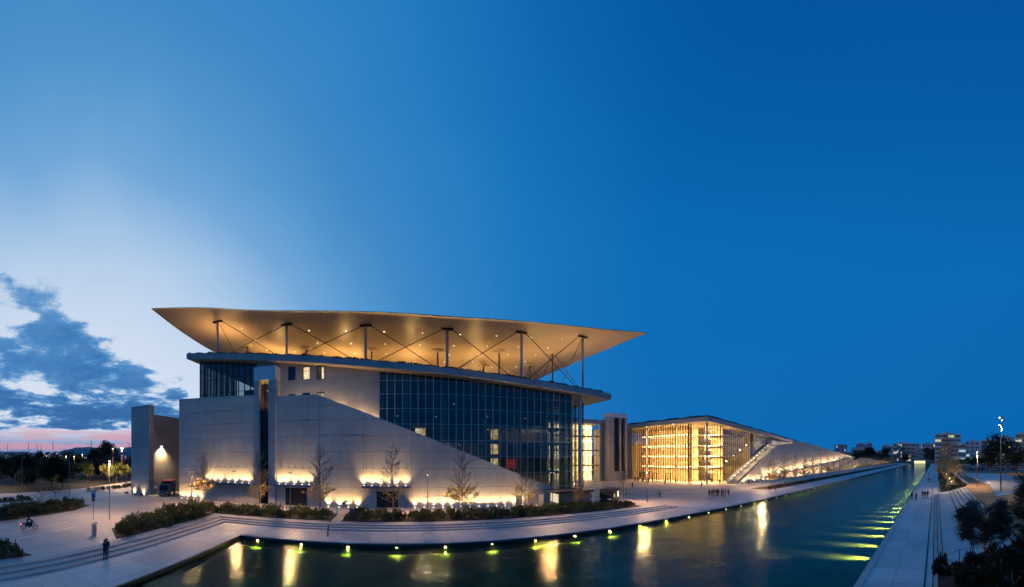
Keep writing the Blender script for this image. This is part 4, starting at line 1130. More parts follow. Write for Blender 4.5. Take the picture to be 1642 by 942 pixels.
sl2.put((-30, -84, .45), .5, 'twin street lamp over the service road on the far left', 'street lamps')
sl3 = lamp_post('street_lamp', 9.2, 'arm', None, False)
for x, y, s, lab in ((-37.8, -72.8, .92, 'unlit grey lamp post at the service road, left'), (-43.6, -61.5, 1.0, 'unlit grey lamp post on the island with cross arms'), (-51, -83, .62, 'short unlit lamp post behind the service road')):
    sl3.put((x, y, .45), R.uniform(0, 6), lab, 'unlit lamp posts', s)
mast = lamp_post('highway_mast', 15.5, 'arm', None, False, .12)
for k, (px, D) in enumerate(((46, 170), (60, 185), (66, 200), (85, 160), (147, 150), (183, 175), (207, 165), (12, 190), (120, 240))):
    a = (1500 - px) / 550; mast.put((-D * math.sin(a), D * math.cos(a), .44), R.uniform(0, 6), nth(sorted((46, 60, 66, 85, 147, 183, 207, 12, 120)).index(px)) + ' tall unlit highway mast from the left on the horizon', 'highway masts')
hl = lamp_post('road_lamp', 8.8, 'top', point('road_lamp_light', 500, (1.0, .55, .2), .3), True, .07, .9)
for k, (px, D) in enumerate(((132, 150), (148, 155), (157, 168), (43, 118), (106, 122), (119, 126), (75, 190), (20, 200))):
    a = (1500 - px) / 550; hl.put((-D * math.sin(a), D * math.cos(a), .44), 0, nth(sorted((132, 148, 157, 43, 106, 119, 75, 20)).index(px)) + ' small lit road lamp from the left in the wood', 'small road lamps', 1.0 if D < 140 else 1.1)
L_MAST = spot('mast_light', 6500, (1.0, .70, .40), 140, .5, .3)
ms = lamp_post('flood_mast', 16.5, 'mast', L_MAST, True, .13)
ms.put((13.9, 72.0, 1.2), 0, 'tallest floodlight mast with three bright lamps on the right', 'floodlight masts')
ms.put((10.9, 89.0, 1.2), 2.0, 'lower floodlight mast beside the small dark sign', 'floodlight masts', (.62, .62, .56))
ms.put((47.0, 150.0, 1.2), 4.0, 'floodlight mast beside the big dark tree on the far right', 'floodlight masts', (.8, .8, .8))
ms.put((64.0, 210.0, 1.2), 4.0, 'floodlight mast at the far right car park', 'floodlight masts', (.8, .8, .8))

# ================================================================== bollards, signs, boxes
bo = Proto(thing('bollard', '-', 'bollard'))
MB().lathe([(.09, 0), (.09, .84), (.07, .88)], 10).build('shaft', M['steel'], bo.root, True, (0, 0, 0)); MB().lathe([(.095, .70), (.095, .76)], 10).build('band', M['white'], bo.root, False, (0, 0, 0))
for i, (x, y, z) in enumerate(((-37.3, -7.6, 0), (-38.7, -7.9, 0), (-40.2, -8.1, 0), (-43.4, -8.5, .45))):
    bo.put((x, y, z), 0, '%s bollard in the short row down to the canal' % ('lowest', 'second lowest', 'third lowest', 'topmost')[i], 'bollards by the canal')
ub = thing('utility_box', 'grey blue utility cabinet in the hedge before the wall', 'cabinet', (-47.9, -6.0, .45))
MB().box(-48.3, -47.5, -6.6, -5.4, .45, 1.55).build('body', M['bluesteel'], ub); MB().box(-47.49, -47.46, -6.02, -5.98, .5, 1.5).build('seam', M['dark'], ub); MB().box(-48.4, -47.4, -6.7, -5.3, 1.551, 1.62).build('lid', M['steel'], ub)
ba = thing('barrier', 'red and white striped barrier beside the utility cabinet', 'barrier', (-48.6, -7.9, .45))
for k in range(6): MB().box(-48.62, -48.58, -8.6 + .28 * k, -8.32 + .28 * k, 1.6 + .16 * k, 1.85 + .16 * k).build('stripe', M['red'] if k % 2 else M['white'], ba)
MB().box(-48.8, -48.64, -8.7, -8.5, .45, 1.7).build('post', M['white'], ba)
def sign_post(h, kind):
    t = thing('road_sign', '-', 'sign'); MB().tube((0, 0, 0), (0, 0, h), .04, None, 8).build('pole', M['steel'], t, False, (0, 0, 0))
    if kind == 'round':
        MB().tube((.05, 0, h - .35), (.08, 0, h - .35), .36, None, 18).build('plate', M['red'], t, False, (0, 0, 0)); MB().tube((.081, 0, h - .35), (.09, 0, h - .35), .26, None, 18).build('face', M['white'], t, False, (0, 0, 0))
    else:
        MB().box(.05, .08, -.28, .28, h - 1.0, h).build('plate', M['bluesign'], t, False, (0, 0, 0)); MB().box(.081, .09, -.16, .16, h - .42, h - .1).build('face', M['white'], t, False, (0, 0, 0))
        MB().tube((.081, 0, h - 1.25), (.09, 0, h - 1.25), .24, None, 16).build('disc', M['red'], t, False, (0, 0, 0))
    return Proto(t)
rs = sign_post(2.6, 'round')
rs.put((-52.5, -50.8, .45), .8, 'round road sign in front of the gate wall', 'road signs'); rs.put((-53.8, -45.6, .45), .8, 'round road sign beside the dark truck', 'road signs')
bs = sign_post(3.9, 'square')
bs.put((-29.2, -35.6, .45), .8, 'blue road sign on a pole beside the tall lit lamp', 'road signs'); bs.put((-58.5, -44.2, .45), .8, 'blue road sign at the gate beside the truck', 'road signs', .8)
bs.put((-60.5, -76.0, .45), .9, 'distant sign pole by the service road', 'road signs', .9)
ns = thing('notice_post', 'slim notice post at the left edge of the path', 'sign', (-10.5, -33.2, .45))
MB().box(-10.56, -10.44, -33.26, -33.14, .45, 1.4).build('pole', M['steel'], ns); MB().box(-10.62, -10.38, -33.32, -33.08, 1.4, 2.5).build('panel', M['bluesteel'], ns)
ks = thing('info_stele', 'white slanted information stele beside the corner bed', 'sign', (-23.4, -28.4, .45))
MB().hexa([(-23.62, -28.68, .45), (-23.2, -28.6, .45), (-23.2, -28.2, .45), (-23.62, -28.28, .45), (-23.6, -28.66, 1.75), (-23.25, -28.6, 1.55), (-23.25, -28.2, 1.55), (-23.6, -28.26, 1.75)]).build('body', M['wall2'], ks)
MB().hexa([(-23.7, -28.72, 1.75), (-23.1, -28.6, 1.55), (-23.1, -28.1, 1.55), (-23.7, -28.2, 1.75), (-23.7, -28.72, 1.81), (-23.1, -28.6, 1.61), (-23.1, -28.1, 1.61), (-23.7, -28.2, 1.81)]).build('top_plate', M['bluesteel'], ks)
# snack pavilion and screens near the low end of the wall
sn = thing('snack_pavilion', 'small flat-roofed pavilion with a lit window at the end of the wall', 'pavilion', (-51.5, 27.5, .45))
MB().box(-53.6, -49.6, 25.6, 31.4, .45, 3.0).build('wall', plain('beige_render', (.34, .27, .19), .8), sn)
MB().box(-54.2, -49.0, 24.6, 31.8, 3.0, 3.25).build('roof', M['dark'], sn)
MB().box(-53.0, -50.2, 25.52, 25.59, 1.3, 2.7).build('window', emit('pavilion_window', (1.0, .80, .50), .8), sn)
MB().box(-49.75, -49.55, 25.5, 25.66, .45, 2.98).build('corner_post', M['dark'], sn)
scr = MB().box(-.04, .04, -.55, .55, 0, 2.2)
scp = Proto(thing('screen_panel', '-', 'panel')); scr.build('panel', plain('grey_panel', (.16, .15, .15), .6), scp.root, False, (0, 0, 0)); MB().box(-.3, .3, -.5, .5, 0, .05).build('foot', M['steel'], scp.root, False, (0, 0, 0))
for i, y in enumerate((19.3, 21.3, 23.2)): scp.put((-51.8, y, .45), .25, '%s of three grey standing screens before the wall end' % ('leftmost', 'middle', 'rightmost')[i], 'standing screens')

# ================================================================== vehicles
ft = thing('food_truck', 'black boxy food truck with a bright serving hatch beside the plaza', 'truck', (-50.5, 36.2, .45), None, .65)
MB().box(-1.2, 1.2, -2.3, 2.3, .45, 2.75).build('body', M['dark'], ft, False, (0, 0, 0))
MB().box(1.21, 1.24, .6, 1.5, 1.2, 2.2).build('hatch', emit('hatch_light', (1.0, .85, .6), 1.4), ft, False, (0, 0, 0)); MB().box(1.21, 1.24, -1.6, -.9, 1.3, 1.9).build('menu_board', emit('menu_board', (.9, .8, .4), .35), ft, False, (0, 0, 0))
MB().box(1.2, 2.0, -1.9, 1.9, 2.5, 2.56).build('awning', M['dark'], ft, False, (0, 0, 0)); MB().box(1.25, 1.6, -1.8, 1.8, 1.05, 1.1).build('counter', M['steel'], ft, False, (0, 0, 0))
for sx in (-.95, .95):
    for sy in (-1.5, 1.5):
        wv = MB().tube((sx - .12, sy, .38), (sx + .12, sy, .38), .38, None, 16).build('wheel', M['blackstone'], ft, False, (0, 0, 0)); MB().tube((sx - .13, sy, .38), (sx + .13, sy, .38), .2, None, 12).build('rim', M['steel'], wv, False, (0, 0, 0))
tb = Proto(thing('bar_table', '-', 'table'))
MB().lathe([(.4, 1.05), (.42, 1.08), (.4, 1.11)], 14).build('top', M['white'], tb.root, False, (0, 0, 0)); MB().tube((0, 0, .02), (0, 0, 1.05), .035).build('stem', M['steel'], tb.root, False, (0, 0, 0)); MB().lathe([(.28, 0), (.05, .04)], 12).build('foot', M['steel'], tb.root, False, (0, 0, 0))
for k, (x, y) in enumerate(((-51.5, 32.6), (-50.2, 31.9), (-49.8, 33.4), (-48.4, 34.6))): tb.put((x, y, .45), 0, nth(k) + ' white round bar table beside the black food truck', 'bar tables')
tr = thing('dark_truck', 'dark delivery truck parked at the gate wall', 'truck', (-58.8, -46.6, .45), None, .35)
MB().box(-3.2, .4, -1.15, 1.15, .75, 3.2).build('cargo_box', plain('truck_box', (.05, .03, .03), .5), tr, False, (0, 0, 0))
MB().hexa([(.45, -1.1, .5), (2.2, -1.1, .5), (2.2, 1.1, .5), (.45, 1.1, .5), (.45, -1.1, 2.5), (1.75, -1.05, 2.5), (1.75, 1.05, 2.5), (.45, 1.1, 2.5)]).build('cab', plain('truck_cab', (.06, .05, .06), .35), tr, False, (0, 0, 0))
MB().hexa([(2.10, -1.0, 1.35), (2.13, -1.0, 1.35), (2.13, 1.0, 1.35), (2.10, 1.0, 1.35), (1.80, -.95, 2.35), (1.84, -.95, 2.35), (1.84, .95, 2.35), (1.80, .95, 2.35)]).build('windscreen', M['glassdark'], tr, False, (0, 0, 0))
MB().box(-3.25, .45, -1.18, 1.18, 3.2, 3.28).build('roof_rail', M['red'], tr, False, (0, 0, 0))
for sy in (-.85, .85): MB().box(2.2, 2.24, sy - .18, sy + .18, .8, 1.0).build('headlight', M['white'], tr, False, (0, 0, 0))
for sx in (-2.3, 1.4):
    for sy in (-1.0, 1.0): MB().tube((sx, sy - .13, .42), (sx, sy + .13, .42), .42, None, 16).build('wheel', M['blackstone'], tr, False, (0, 0, 0))
def car(col, seed):
    t = thing('parked_car', '-', 'car')
    prof = [(-2.1, .35), (2.1, .35), (2.15, .75), (1.5, .95), (.75, 1.42), (-1.0, 1.45), (-1.9, 1.0), (-2.15, .9)]
    MB().prism(prof, -.85, .85, 'y').build('body', plain('car_paint_%d' % seed, col, .3, .2), t, False, (0, 0, 0))
    for sy in (-.86, .86): MB().prism([(-1.55, 1.0), (1.15, 1.0), (.65, 1.36), (-.95, 1.38)], sy - .01, sy + .01, 'y').build('window', M['dark'], t, False, (0, 0, 0))
    for sx in (-1.35, 1.35):
        for sy in (-.8, .8): MB().tube((sx, sy - .1, .32), (sx, sy + .1, .32), .32, None, 12).build('wheel', M['blackstone'], t, False, (0, 0, 0))
    for sy in (-.6, .6):
        MB().box(-2.2, -2.16, sy - .18, sy + .18, .72, .86).build('tail_light', emit('tail_light', (1, .05, .03), 1.2 if seed == 1 else .02), t, False, (0, 0, 0)); MB().box(2.13, 2.17, sy - .2, sy + .2, .62, .74).build('headlight', M['white'], t, False, (0, 0, 0))
    return Proto(t)
CARS = [car((.25, .02, .02), 1), car((.05, .06, .09), 2), car((.32, .33, .36), 3)]
k = 0
for row_, (y0, n) in enumerate(((196, 11), (232, 13))):
    for i in range(n):
        k += 1; c_ = (k * 5 + row_) % 3
        CARS[c_].put((14 + 6.2 * i + R.uniform(-1, 1), y0 + R.uniform(-1, 1) + i * .5, 1.2), PI / 2 + R.uniform(-.06, .06) if row_ else R.uniform(-.1, .1),
                     '%s car at place %s from the left in the %s car park row' % (('red', 'dark blue', 'silver')[c_], nth(i), ('near', 'far')[row_]), 'parked cars')
# motorbike
mo = thing('motorbike', 'black motorbike riding across the forecourt on the left', 'motorbike', (-19.0, -34.8, .446), None, math.atan2(.48, -.88))
def wheel(x):
    w_ = MB(); nn = 18
    for i in range(nn):
        a, b = 2*PI*i/nn, 2*PI*(i+1)/nn; w_.tube((x + .27*math.cos(a), 0, .32 + .27*math.sin(a)), (x + .27*math.cos(b), 0, .32 + .27*math.sin(b)), .05, None, 6)
    o = w_.build('wheel', M['blackstone'], mo, False, (0, 0, 0)); s_ = MB()
    for i in range(5): a = 2*PI*i/5; s_.tube((x, 0, .32), (x + .25*math.cos(a), 0, .32 + .25*math.sin(a)), .02, None, 5)
    s_.build('spokes', M['steel'], o, False, (0, 0, 0))
wheel(-.68); wheel(.70)
MB().hexa([(-.45, -.13, .42), (.35, -.13, .38), (.35, .13, .38), (-.45, .13, .42), (-.5, -.10, .72), (.40, -.14, .82), (.40, .14, .82), (-.5, .10, .72)]).build('engine', M['dark'], mo, False, (0, 0, 0))
MB().hexa([(-.85, -.12, .70), (.0, -.14, .72), (.0, .14, .72), (-.85, .12, .70), (-.9, -.10, .82), (.0, -.13, .80), (.0, .13, .80), (-.9, .10, .82)]).build('seat', M['blackstone'], mo, False, (0, 0, 0))
MB().ball((.22, 0, .86), .2, 8, .7).build('tank', plain('bike_tank', (.05, .05, .06), .3), mo, True, (0, 0, 0))
fk = MB(); fk.tube((.70, -.09, .32), (.48, -.09, .95), .03); fk.tube((.70, .09, .32), (.48, .09, .95), .03); fk.tube((.46, -.34, 1.02), (.46, .34, 1.02), .022); fk.build('fork', M['steel'], mo, False, (0, 0, 0))
MB().ball((.60, 0, .88), .11, 8).build('headlight', M['white'], mo, True, (0, 0, 0)); MB().hexa([(.5, -.15, .9), (.62, -.15, .9), (.62, .15, .9), (.5, .15, .9), (.40, -.12, 1.2), (.43, -.12, 1.2), (.43, .12, 1.2), (.40, .12, 1.2)]).build('windshield', M['glassclear'], mo, False, (0, 0, 0))
MB().box(-.98, -.93, -.09, .09, .62, .70).build('tail_light', emit('bike_tail', (1, .12, .06), 9), mo, False, (0, 0, 0))
lamp('light', point('tail_glow', 3, (1, .15, .08), .05), mo, (-1.05, 0, .64))
MB().tube((-.75, -.16, .36), (.1, -.16, .33), .05).build('exhaust', M['steel'], mo, False, (0, 0, 0))

# ================================================================== people
def body_mesh(name, J, mats, jacket_top=1.46, hands=(), seat=False, hip=.93):
    """one continuous skinned figure; J: name -> (pos, radius)"""
    order = list(J); idx = {n: i for i, n in enumerate(order)}
    E_ = [('pelvis', 'waist'), ('waist', 'chest'), ('chest', 'neck'), ('neck', 'head'), ('head', 'crown'),
          ('chest', 'shL'), ('shL', 'elL'), ('elL', 'wrL'), ('wrL', 'haL'), ('chest', 'shR'), ('shR', 'elR'), ('elR', 'wrR'), ('wrR', 'haR'),
          ('pelvis', 'hiL'), ('hiL', 'knL'), ('knL', 'anL'), ('anL', 'toL'), ('pelvis', 'hiR'), ('hiR', 'knR'), ('knR', 'anR'), ('anR', 'toR')]
    me = bpy.data.meshes.new(name); me.from_pydata([J[n][0] for n in order], [(idx[a], idx[b]) for a, b in E_], [])
    ob = bpy.data.objects.new(name, me); COL.objects.link(ob)
    sk = ob.modifiers.new('skin', 'SKIN'); sk.use_smooth_shade = True
    for i, n in enumerate(order):
        r_ = J[n][1]; me.skin_vertices[0].data[i].radius = (r_ if isinstance(r_, tuple) else (r_, r_))
    me.skin_vertices[0].data[idx['pelvis']].use_root = True
    sd = ob.modifiers.new('sub', 'SUBSURF'); sd.levels = 1
    dg = bpy.context.evaluated_depsgraph_get(); out = bpy.data.meshes.new_from_object(ob.evaluated_get(dg)); out.name = name
    bpy.data.objects.remove(ob)
    out.materials.clear()
    for q in mats: out.materials.append(q)           # jacket, trousers, shoes, skin
    neck = Vector(J['neck'][0]); pel = Vector(J['pelvis'][0]); hd = Vector(J['head'][0])
    feet = [Vector(J[q][0]) for q in ('anL', 'anR', 'toL', 'toR')]; leg = [(Vector(J['hi' + s][0]), Vector(J['kn' + s][0]), Vector(J['an' + s][0])) for s in 'LR']
    ha = [Vector(J['haL'][0]), Vector(J['haR'][0])]
    def segd(p, a, b):
        t = max(0, min(1, (p - a).dot(b - a) / max(1e-6, (b - a).length_squared))); return (p - a.lerp(b, t)).length
    tor = (pel, neck)
    for p in out.polygons:
        c = p.center; m_ = 0
        dl_ = min(min(segd(c, a, b), segd(c, b, d)) for a, b, d in leg)
        dt = min(segd(c, Vector(J['waist'][0]), neck), min(segd(c, Vector(J['sh' + s][0]), Vector(J['el' + s][0])) for s in 'LR'), min(segd(c, Vector(J['el' + s][0]), Vector(J['wr' + s][0])) for s in 'LR'))
        if dl_ < dt: m_ = 1
        if min((c - f).length for f in feet) < .11 and dl_ < .2: m_ = 2
        if min((c - h).length for h in ha) < .085: m_ = 3
        if (c - hd).length < .165 or (c - neck).length < .06: m_ = 3
        p.material_index = m_; p.use_smooth = True
    return out
def std(walk=0.0, arms='down', sway=0.0, h=1.0):
    f = walk
    J = {'pelvis': ((0, 0, .95), (.15, .12)), 'waist': ((.01, 0, 1.12), (.145, .11)), 'chest': ((.02, 0, 1.32), (.17, .125)), 'neck': ((.02, 0, 1.50), .058), 'head': ((.04, 0, 1.62), .098), 'crown': ((.03, 0, 1.70), .085),
         'hiL': ((0, .09, .88), .095), 'knL': ((.10 * f + .02, .10, .49), .068), 'anL': ((.24 * f - .02, .10, .085), .046), 'toL': ((.24 * f + .15, .11, .04), .042),
         'hiR': ((0, -.09, .88), .095), 'knR': ((-.03 * f + .03, -.10, .49), .068), 'anR': ((-.28 * f - .02, -.10, .085 + .05 * f), .046), 'toR': ((-.28 * f + .13, -.11, .04), .042)}
    for s, y in (('L', 1), ('R', -1)):
        sw = -f * y * .5
        if arms == 'down':
            J['sh' + s] = ((.01, .19 * y, 1.42), .068); J['el' + s] = ((-.03 + .18 * sw, .25 * y, 1.14), .05); J['wr' + s] = ((.05 + .42 * sw, .25 * y, .90), .037); J['ha' + s] = ((.08 + .45 * sw, .24 * y, .81), (.046, .026))
        elif arms == 'hug':
            J['sh' + s] = ((.03, .19 * y, 1.42), .068); J['el' + s] = ((.24, .24 * y, 1.34), .05); J['wr' + s] = ((.42, .12 * y, 1.40), .037); J['ha' + s] = ((.46, .04 * y, 1.40), (.046, .026))
        elif arms == 'waist':
            J['sh' + s] = ((.02, .19 * y, 1.42), .068); J['el' + s] = ((.14, .27 * y, 1.18), .05); J['wr' + s] = ((.36, .17 * y, 1.12), .037); J['ha' + s] = ((.42, .07 * y, 1.12), (.046, .026))
    return J
CL = {'black': plain('black_jacket', (.018, .018, .022), .8), 'navy': plain('navy_jacket', (.02, .03, .07), .8), 'grey': plain('grey_coat', (.09, .09, .10), .8), 'maroon': plain('maroon_coat', (.09, .02, .025), .8),
      'jeans': plain('jeans', (.03, .05, .11), .85), 'trousers': plain('dark_trousers', (.02, .02, .022), .85), 'shoe': plain('dark_shoe', (.02, .016, .014), .6)}
def hair_mesh(J):
    hd = Vector(J['head'][0]); cr = Vector(J['crown'][0]); mb = MB()
    mb.ball((cr.x - .02, cr.y, cr.z - .01), .108, 8, .85); mb.ball((hd.x - .055, hd.y, hd.z + .01), .092, 8, 1.0)
    return mb.mesh('hair', M['hair'], True)
def person_proto(J, ja, tr_):
    root = thing('person', '-', 'person')
    link('body', body_mesh('body', J, [CL[ja], CL[tr_], CL['shoe'], M['skin']]), root); link('hair', hair_mesh(J), root)
    return Proto(root)
PP = [person_proto(std(0), 'black', 'trousers'), person_proto(std(.9), 'navy', 'jeans'), person_proto(std(.7), 'grey', 'trousers'), person_proto(std(0.1), 'maroon', 'jeans')]
hugA = person_proto(std(0, 'hug'), 'black', 'trousers'); hugB = person_proto(std(0, 'waist'), 'navy', 'jeans')
ca, cb = Vector((-19.35, -22.05)), Vector((-19.75, -22.25))
dA = math.atan2(cb.y - ca.y, cb.x - ca.x)
hugA.put((ca.x, ca.y, .001), dA, 'person in black embracing a companion on the canal steps', '')
hugB.put((cb.x, cb.y, .001), dA + PI, 'person in navy jacket with a backpack embracing a companion', '')
bpk = thing('backpack', 'dark backpack worn by the embracing person in navy', 'backpack', (cb.x, cb.y, 1.0), None, dA + PI)
MB().hexa([(-.34, -.15, .05), (-.14, -.15, .05), (-.14, .15, .05), (-.34, .15, .05), (-.28, -.13, .48), (-.13, -.13, .48), (-.13, .13, .48), (-.28, .13, .48)]).build('bag', CL['black'], bpk, False, (0, 0, 0))
st2 = MB(); [st2.tube((-.14, s * .11, .46), (.08, s * .12, .50), .02) for s in (-1, 1)]; st2.build('strap', CL['grey'], bpk, False, (0, 0, 0))
JR = std(0); JR.update({'pelvis': ((-.30, 0, .90), (.15, .12)), 'waist': ((-.24, 0, 1.05), (.145, .11)), 'chest': ((-.12, 0, 1.22), (.17, .125)), 'neck': ((-.02, 0, 1.38), .058), 'head': ((.04, 0, 1.48), .10), 'crown': ((.04, 0, 1.56), .09),
  'hiL': ((-.26, .11, .86), .095), 'knL': ((.16, .22, .74), .068), 'anL': ((-.02, .22, .36), .046), 'toL': ((.14, .22, .31), .042), 'hiR': ((-.26, -.11, .86), .095), 'knR': ((.16, -.22, .74), .068), 'anR': ((-.02, -.22, .36), .046), 'toR': ((.14, -.22, .31), .042)})
for s, y in (('L', 1), ('R', -1)): JR['sh' + s] = ((-.10, .19 * y, 1.32), .068); JR['el' + s] = ((.12, .30 * y, 1.12), .05); JR['wr' + s] = ((.38, .30 * y, 1.06), .037); JR['ha' + s] = ((.46, .29 * y, 1.04), (.046, .03))
rd = thing('person', 'rider in dark jacket and helmet seated on the motorbike', 'person', mo.location, None, mo.rotation_euler.z)
link('body', body_mesh('body', JR, [CL['black'], CL['trousers'], CL['shoe'], M['skin']]), rd)
MB().ball((.03, 0, 1.53), .155, 10, 1.05).build('helmet', M['dark'], rd, True, (0, 0, 0)); MB().box(.13, .19, -.09, .09, 1.48, 1.58).build('visor', M['blackstone'], rd, False, (0, 0, 0))
for k in range(11):
    t = k / 10; x = -47.0 + 3.3 * t + R.uniform(-.1, .1); y = 60.8 + 2.4 * t + R.uniform(-.45, .45)
    PP[(k * 3) % 4].put((x, y, 0), R.uniform(0, 6.3), nth(k) + ' person from the left in the tight group on the plaza', 'group on the plaza', R.uniform(.94, 1.05))
ppl = [(1, -98.9, 64.5, 'person walking before the lit agora block'), (0, -92.3, 78.3, 'person standing near the left library doors'), (2, -90.6, 79.0, 'second person standing near the left library doors'), (3, -88.0, 81.5, 'person in maroon sitting area by the library front'),
       (1, -78.1, 77.5, 'person crossing the middle of the plaza'), (0, -63.5, 78.3, 'person below the library corner column'), (2, -57.0, 94.1, 'person beside the foot of the lit stair'), (0, -39.5, 78.6, 'person standing alone at the canal edge before the library hedge'),
       (1, -84.0, 84.5, 'person at the middle library door'), (3, -80.5, 84.9, 'person at the right library door'), (2, -71.0, 92.5, 'person by the corner entrance of the library'), (0, -66.4, 91.0, 'person at the bottom of the stair wall'),
       (1, -75.5, 62.0, 'person walking in the shaded part of the plaza'), (0, -52.8, 33.6, 'person beside the black food truck'), (2, -53.5, 51.5, 'person walking between the garden lamp and the plaza')]
for v, x, y, lab in ppl: PP[v].put((x, y, .45 if y < 43 else 0), R.uniform(0, 6.3), lab, '')
for i in range(9): PP[i % 4].put((-96.5 + 1.0 * i + R.uniform(-.3, .3), 80.6 + R.uniform(-1, 1), 0), R.uniform(0, 6.3), nth(i) + ' person from the left gathered before the library front', 'people before the library')
for i, (v, x, y, lab) in enumerate(((1, -4.8, 70, 'person nearest the water on the east quay'), (2, -3.9, 69, 'person walking on the east quay, second from the water'), (0, -2.75, 73.2, 'person in a pair at the middle of the east quay'), (3, -2.2, 72.4, 'person in maroon in the pair on the east quay'), (1, -1.7, 73.6, 'person on the right of the pair on the east quay'),
        (0, -2.5, 121, 'person farther along the east quay'), (2, -1.8, 119, 'person beside another farther along the east quay'), (1, -2.4, 186, 'distant person on the east quay'), (3, -3.1, 160, 'distant person in maroon on the east quay'), (0, -1.6, 240, 'tiny person at the far end of the east quay'))): PP[v].put((x, y, 0), PI / 2 if i % 2 else -PI / 2, lab, '')
for k, (x, y) in enumerate(((-63.9, 110.5), (-64.2, 119.0))): PP[0].put((x, y, .05 + .4577 * (y - 95.2)), PI / 2, ('lower', 'upper')[k] + ' person climbing the lit stair beside the library', 'people on the stair')
for k, (x, y) in enumerate(((-57.5, 118), (-57.2, 120.5), (-57.6, 123))): PP[2].put((x, y, 0), PI / 2, ('left', 'middle', 'right')[k] + ' person walking along the foot of the lit library wall', 'people at the library wall')

# ================================================================== east bank: steps, park, planter
es = tag(link('east_steps', None), None, None, None, 'structure')
for i, x in enumerate((-.2, .2, .6)): MB().box(x, 3.395, -16, 80 - .5 * i, .15 * i + .001, .15 * (i + 1)).build('step', M['step'], es)
for i in range(5):
    x = 3.3 + .9 * i; MB().box(x, 7.8, 22, 84.5 + .8 * i, .45 + .15 * i + .001, .45 + .15 * (i + 1)).build('step', M['step'], es)
for x in (-.2, .2, .6): MB().box(x - .02, x + .07, -16, 79, .15 * round((x + .6) / .4) + .002, .15 * round((x + .6) / .4) + .012).build('edge_strip', M['dark'], es)  # thin dark strip along each step edge
for i in range(5): MB().box(3.28 + .9 * i, 3.40 + .9 * i, 22, 84.4 + .8 * i, .602 + .15 * i, .612 + .15 * i).build('edge_strip', M['dark'], es)  # same dark strips on the upper steps
struct('east_terrace', MB().box(3.4, 8, -16, 85, -.1, .45), M['pave'])
dr = MB().box(-.82, -.68, 6, 200, .001, .03); struct('drain_slot', dr, M['blackstone'])
struct('park_ground', MB().prism([(7.6, 20), (220, 20), (220, 300), (12, 300), (9.9, 99), (7.6, 88)], -.1, 1.2, 'z'), M['sand'])
struct('car_park', MB().box(11, 140, 186, 262, 1.201, 1.206), M['road'])
struct('planter', MB().prism([(1.3, 86), (9.4, 98), (9.4, 300), (1.3, 300)], -.05, .35, 'z'), M['lawn'])
kerb = MB().prism([(9.4, 98), (9.9, 98), (9.9, 300), (9.4, 300)], -.05, 1.32, 'z'); struct('kerb', kerb, M['wall2'])
# folded pale platform
pf = thing('folded_platform', 'pale folded concrete platform with stepped slope in the park', 'platform', (16, 110, 1.2))
A_, B_, C_, D_, F_ = (12.6, 160, 1.5), (25, 121, 2.9), (14.4, 92, 1.7), (11.4, 64, 1.45), (23.5, 78, 1.45)
mb = MB()
for tri in ((A_, C_, B_), (C_, D_, F_, B_)):
    n_ = len(tri); vs = [(*p[:2], 1.19) for p in tri] + list(tri)
    mb.add(vs, [tuple(range(n_ - 1, -1, -1)), tuple(range(n_, 2 * n_))] + [(i, (i + 1) % n_, n_ + (i + 1) % n_, n_ + i) for i in range(n_)])
mb.build('slab', M['pave'], pf)
for k in range(1, 14):
    t = k / 14; p = Vector(D_).lerp(Vector(C_), t); q = Vector(F_).lerp(Vector(B_), t); d = (q - p); s_ = MB()
    o_ = Vector((-d.y, d.x, 0)).normalized() * .5
    s_.hexa([p + o_ * -.5 + Vector((0, 0, -.05)), q + o_ * -.5 + Vector((0, 0, -.05)), q + o_ * .5 + Vector((0, 0, -.05)), p + o_ * .5 + Vector((0, 0, -.05)), p + o_ * -.5 + Vector((0, 0, .16)), q + o_ * -.5 + Vector((0, 0, .16)), q + o_ * .5 + Vector((0, 0, .16)), p + o_ * .5 + Vector((0, 0, .16))])
    s_.build('tread', M['step'], pf)
sg = thing('park_sign', 'dark rectangular sign board beside the planter on the right', 'sign', (9.9, 122, 1.2))
MB().box(8.8, 10.9, 121.9, 122.1, 1.9, 4.2).build('board', M['bluesteel'], sg)
for x in (9.1, 10.6): MB().box(x - .05, x + .05, 121.95, 122.05, 1.2, 1.9).build('leg', M['steel'], sg)
# big brown bare trees of the planter
BT = [tree_proto('tall_bare_tree', 21, 15.0, 3.6, 700, M['leafgold'], True, 40, 3, .2), tree_proto('tall_bare_tree', 22, 14.2, 3.2, 500, M['leafgold'], True, 40, 3, .2)]
for k, (x, y, s) in enumerate(((3.2, 93, 1.0), (5.6, 101, .92), (4.2, 112, 1.0), (3.4, 125, .95), (4.8, 140, 1.0), (3.2, 158, .95), (4.6, 180, 1.0), (3.4, 205, .95), (4.2, 235, .95))):
    BT[k % 2].put((x, y, .35), k * 1.3, nth(k) + ' tall brown bare tree from the near end of the planter', 'tall trees in the planter', s)
h9 = '%s shrub from the near end in the '
plant_row([(2.2, 87.5), (8.4, 97.5)], 7, h9 + 'slanted front of the right planter', 'shrubs in the planter', .35, .5, (.7, 1)); plant_row([(2.4, 90), (2.4, 200)], 14, h9 + 'left row of the right planter', 'shrubs in the planter', .35, .6, (.7, 1)); plant_row([(7.4, 99), (7.4, 180)], 9, h9 + 'right row of the right planter', 'shrubs in the planter', .35, .6, (.7, 1))
pl = point('planter_light', 380, (1.0, .62, .22), .15)
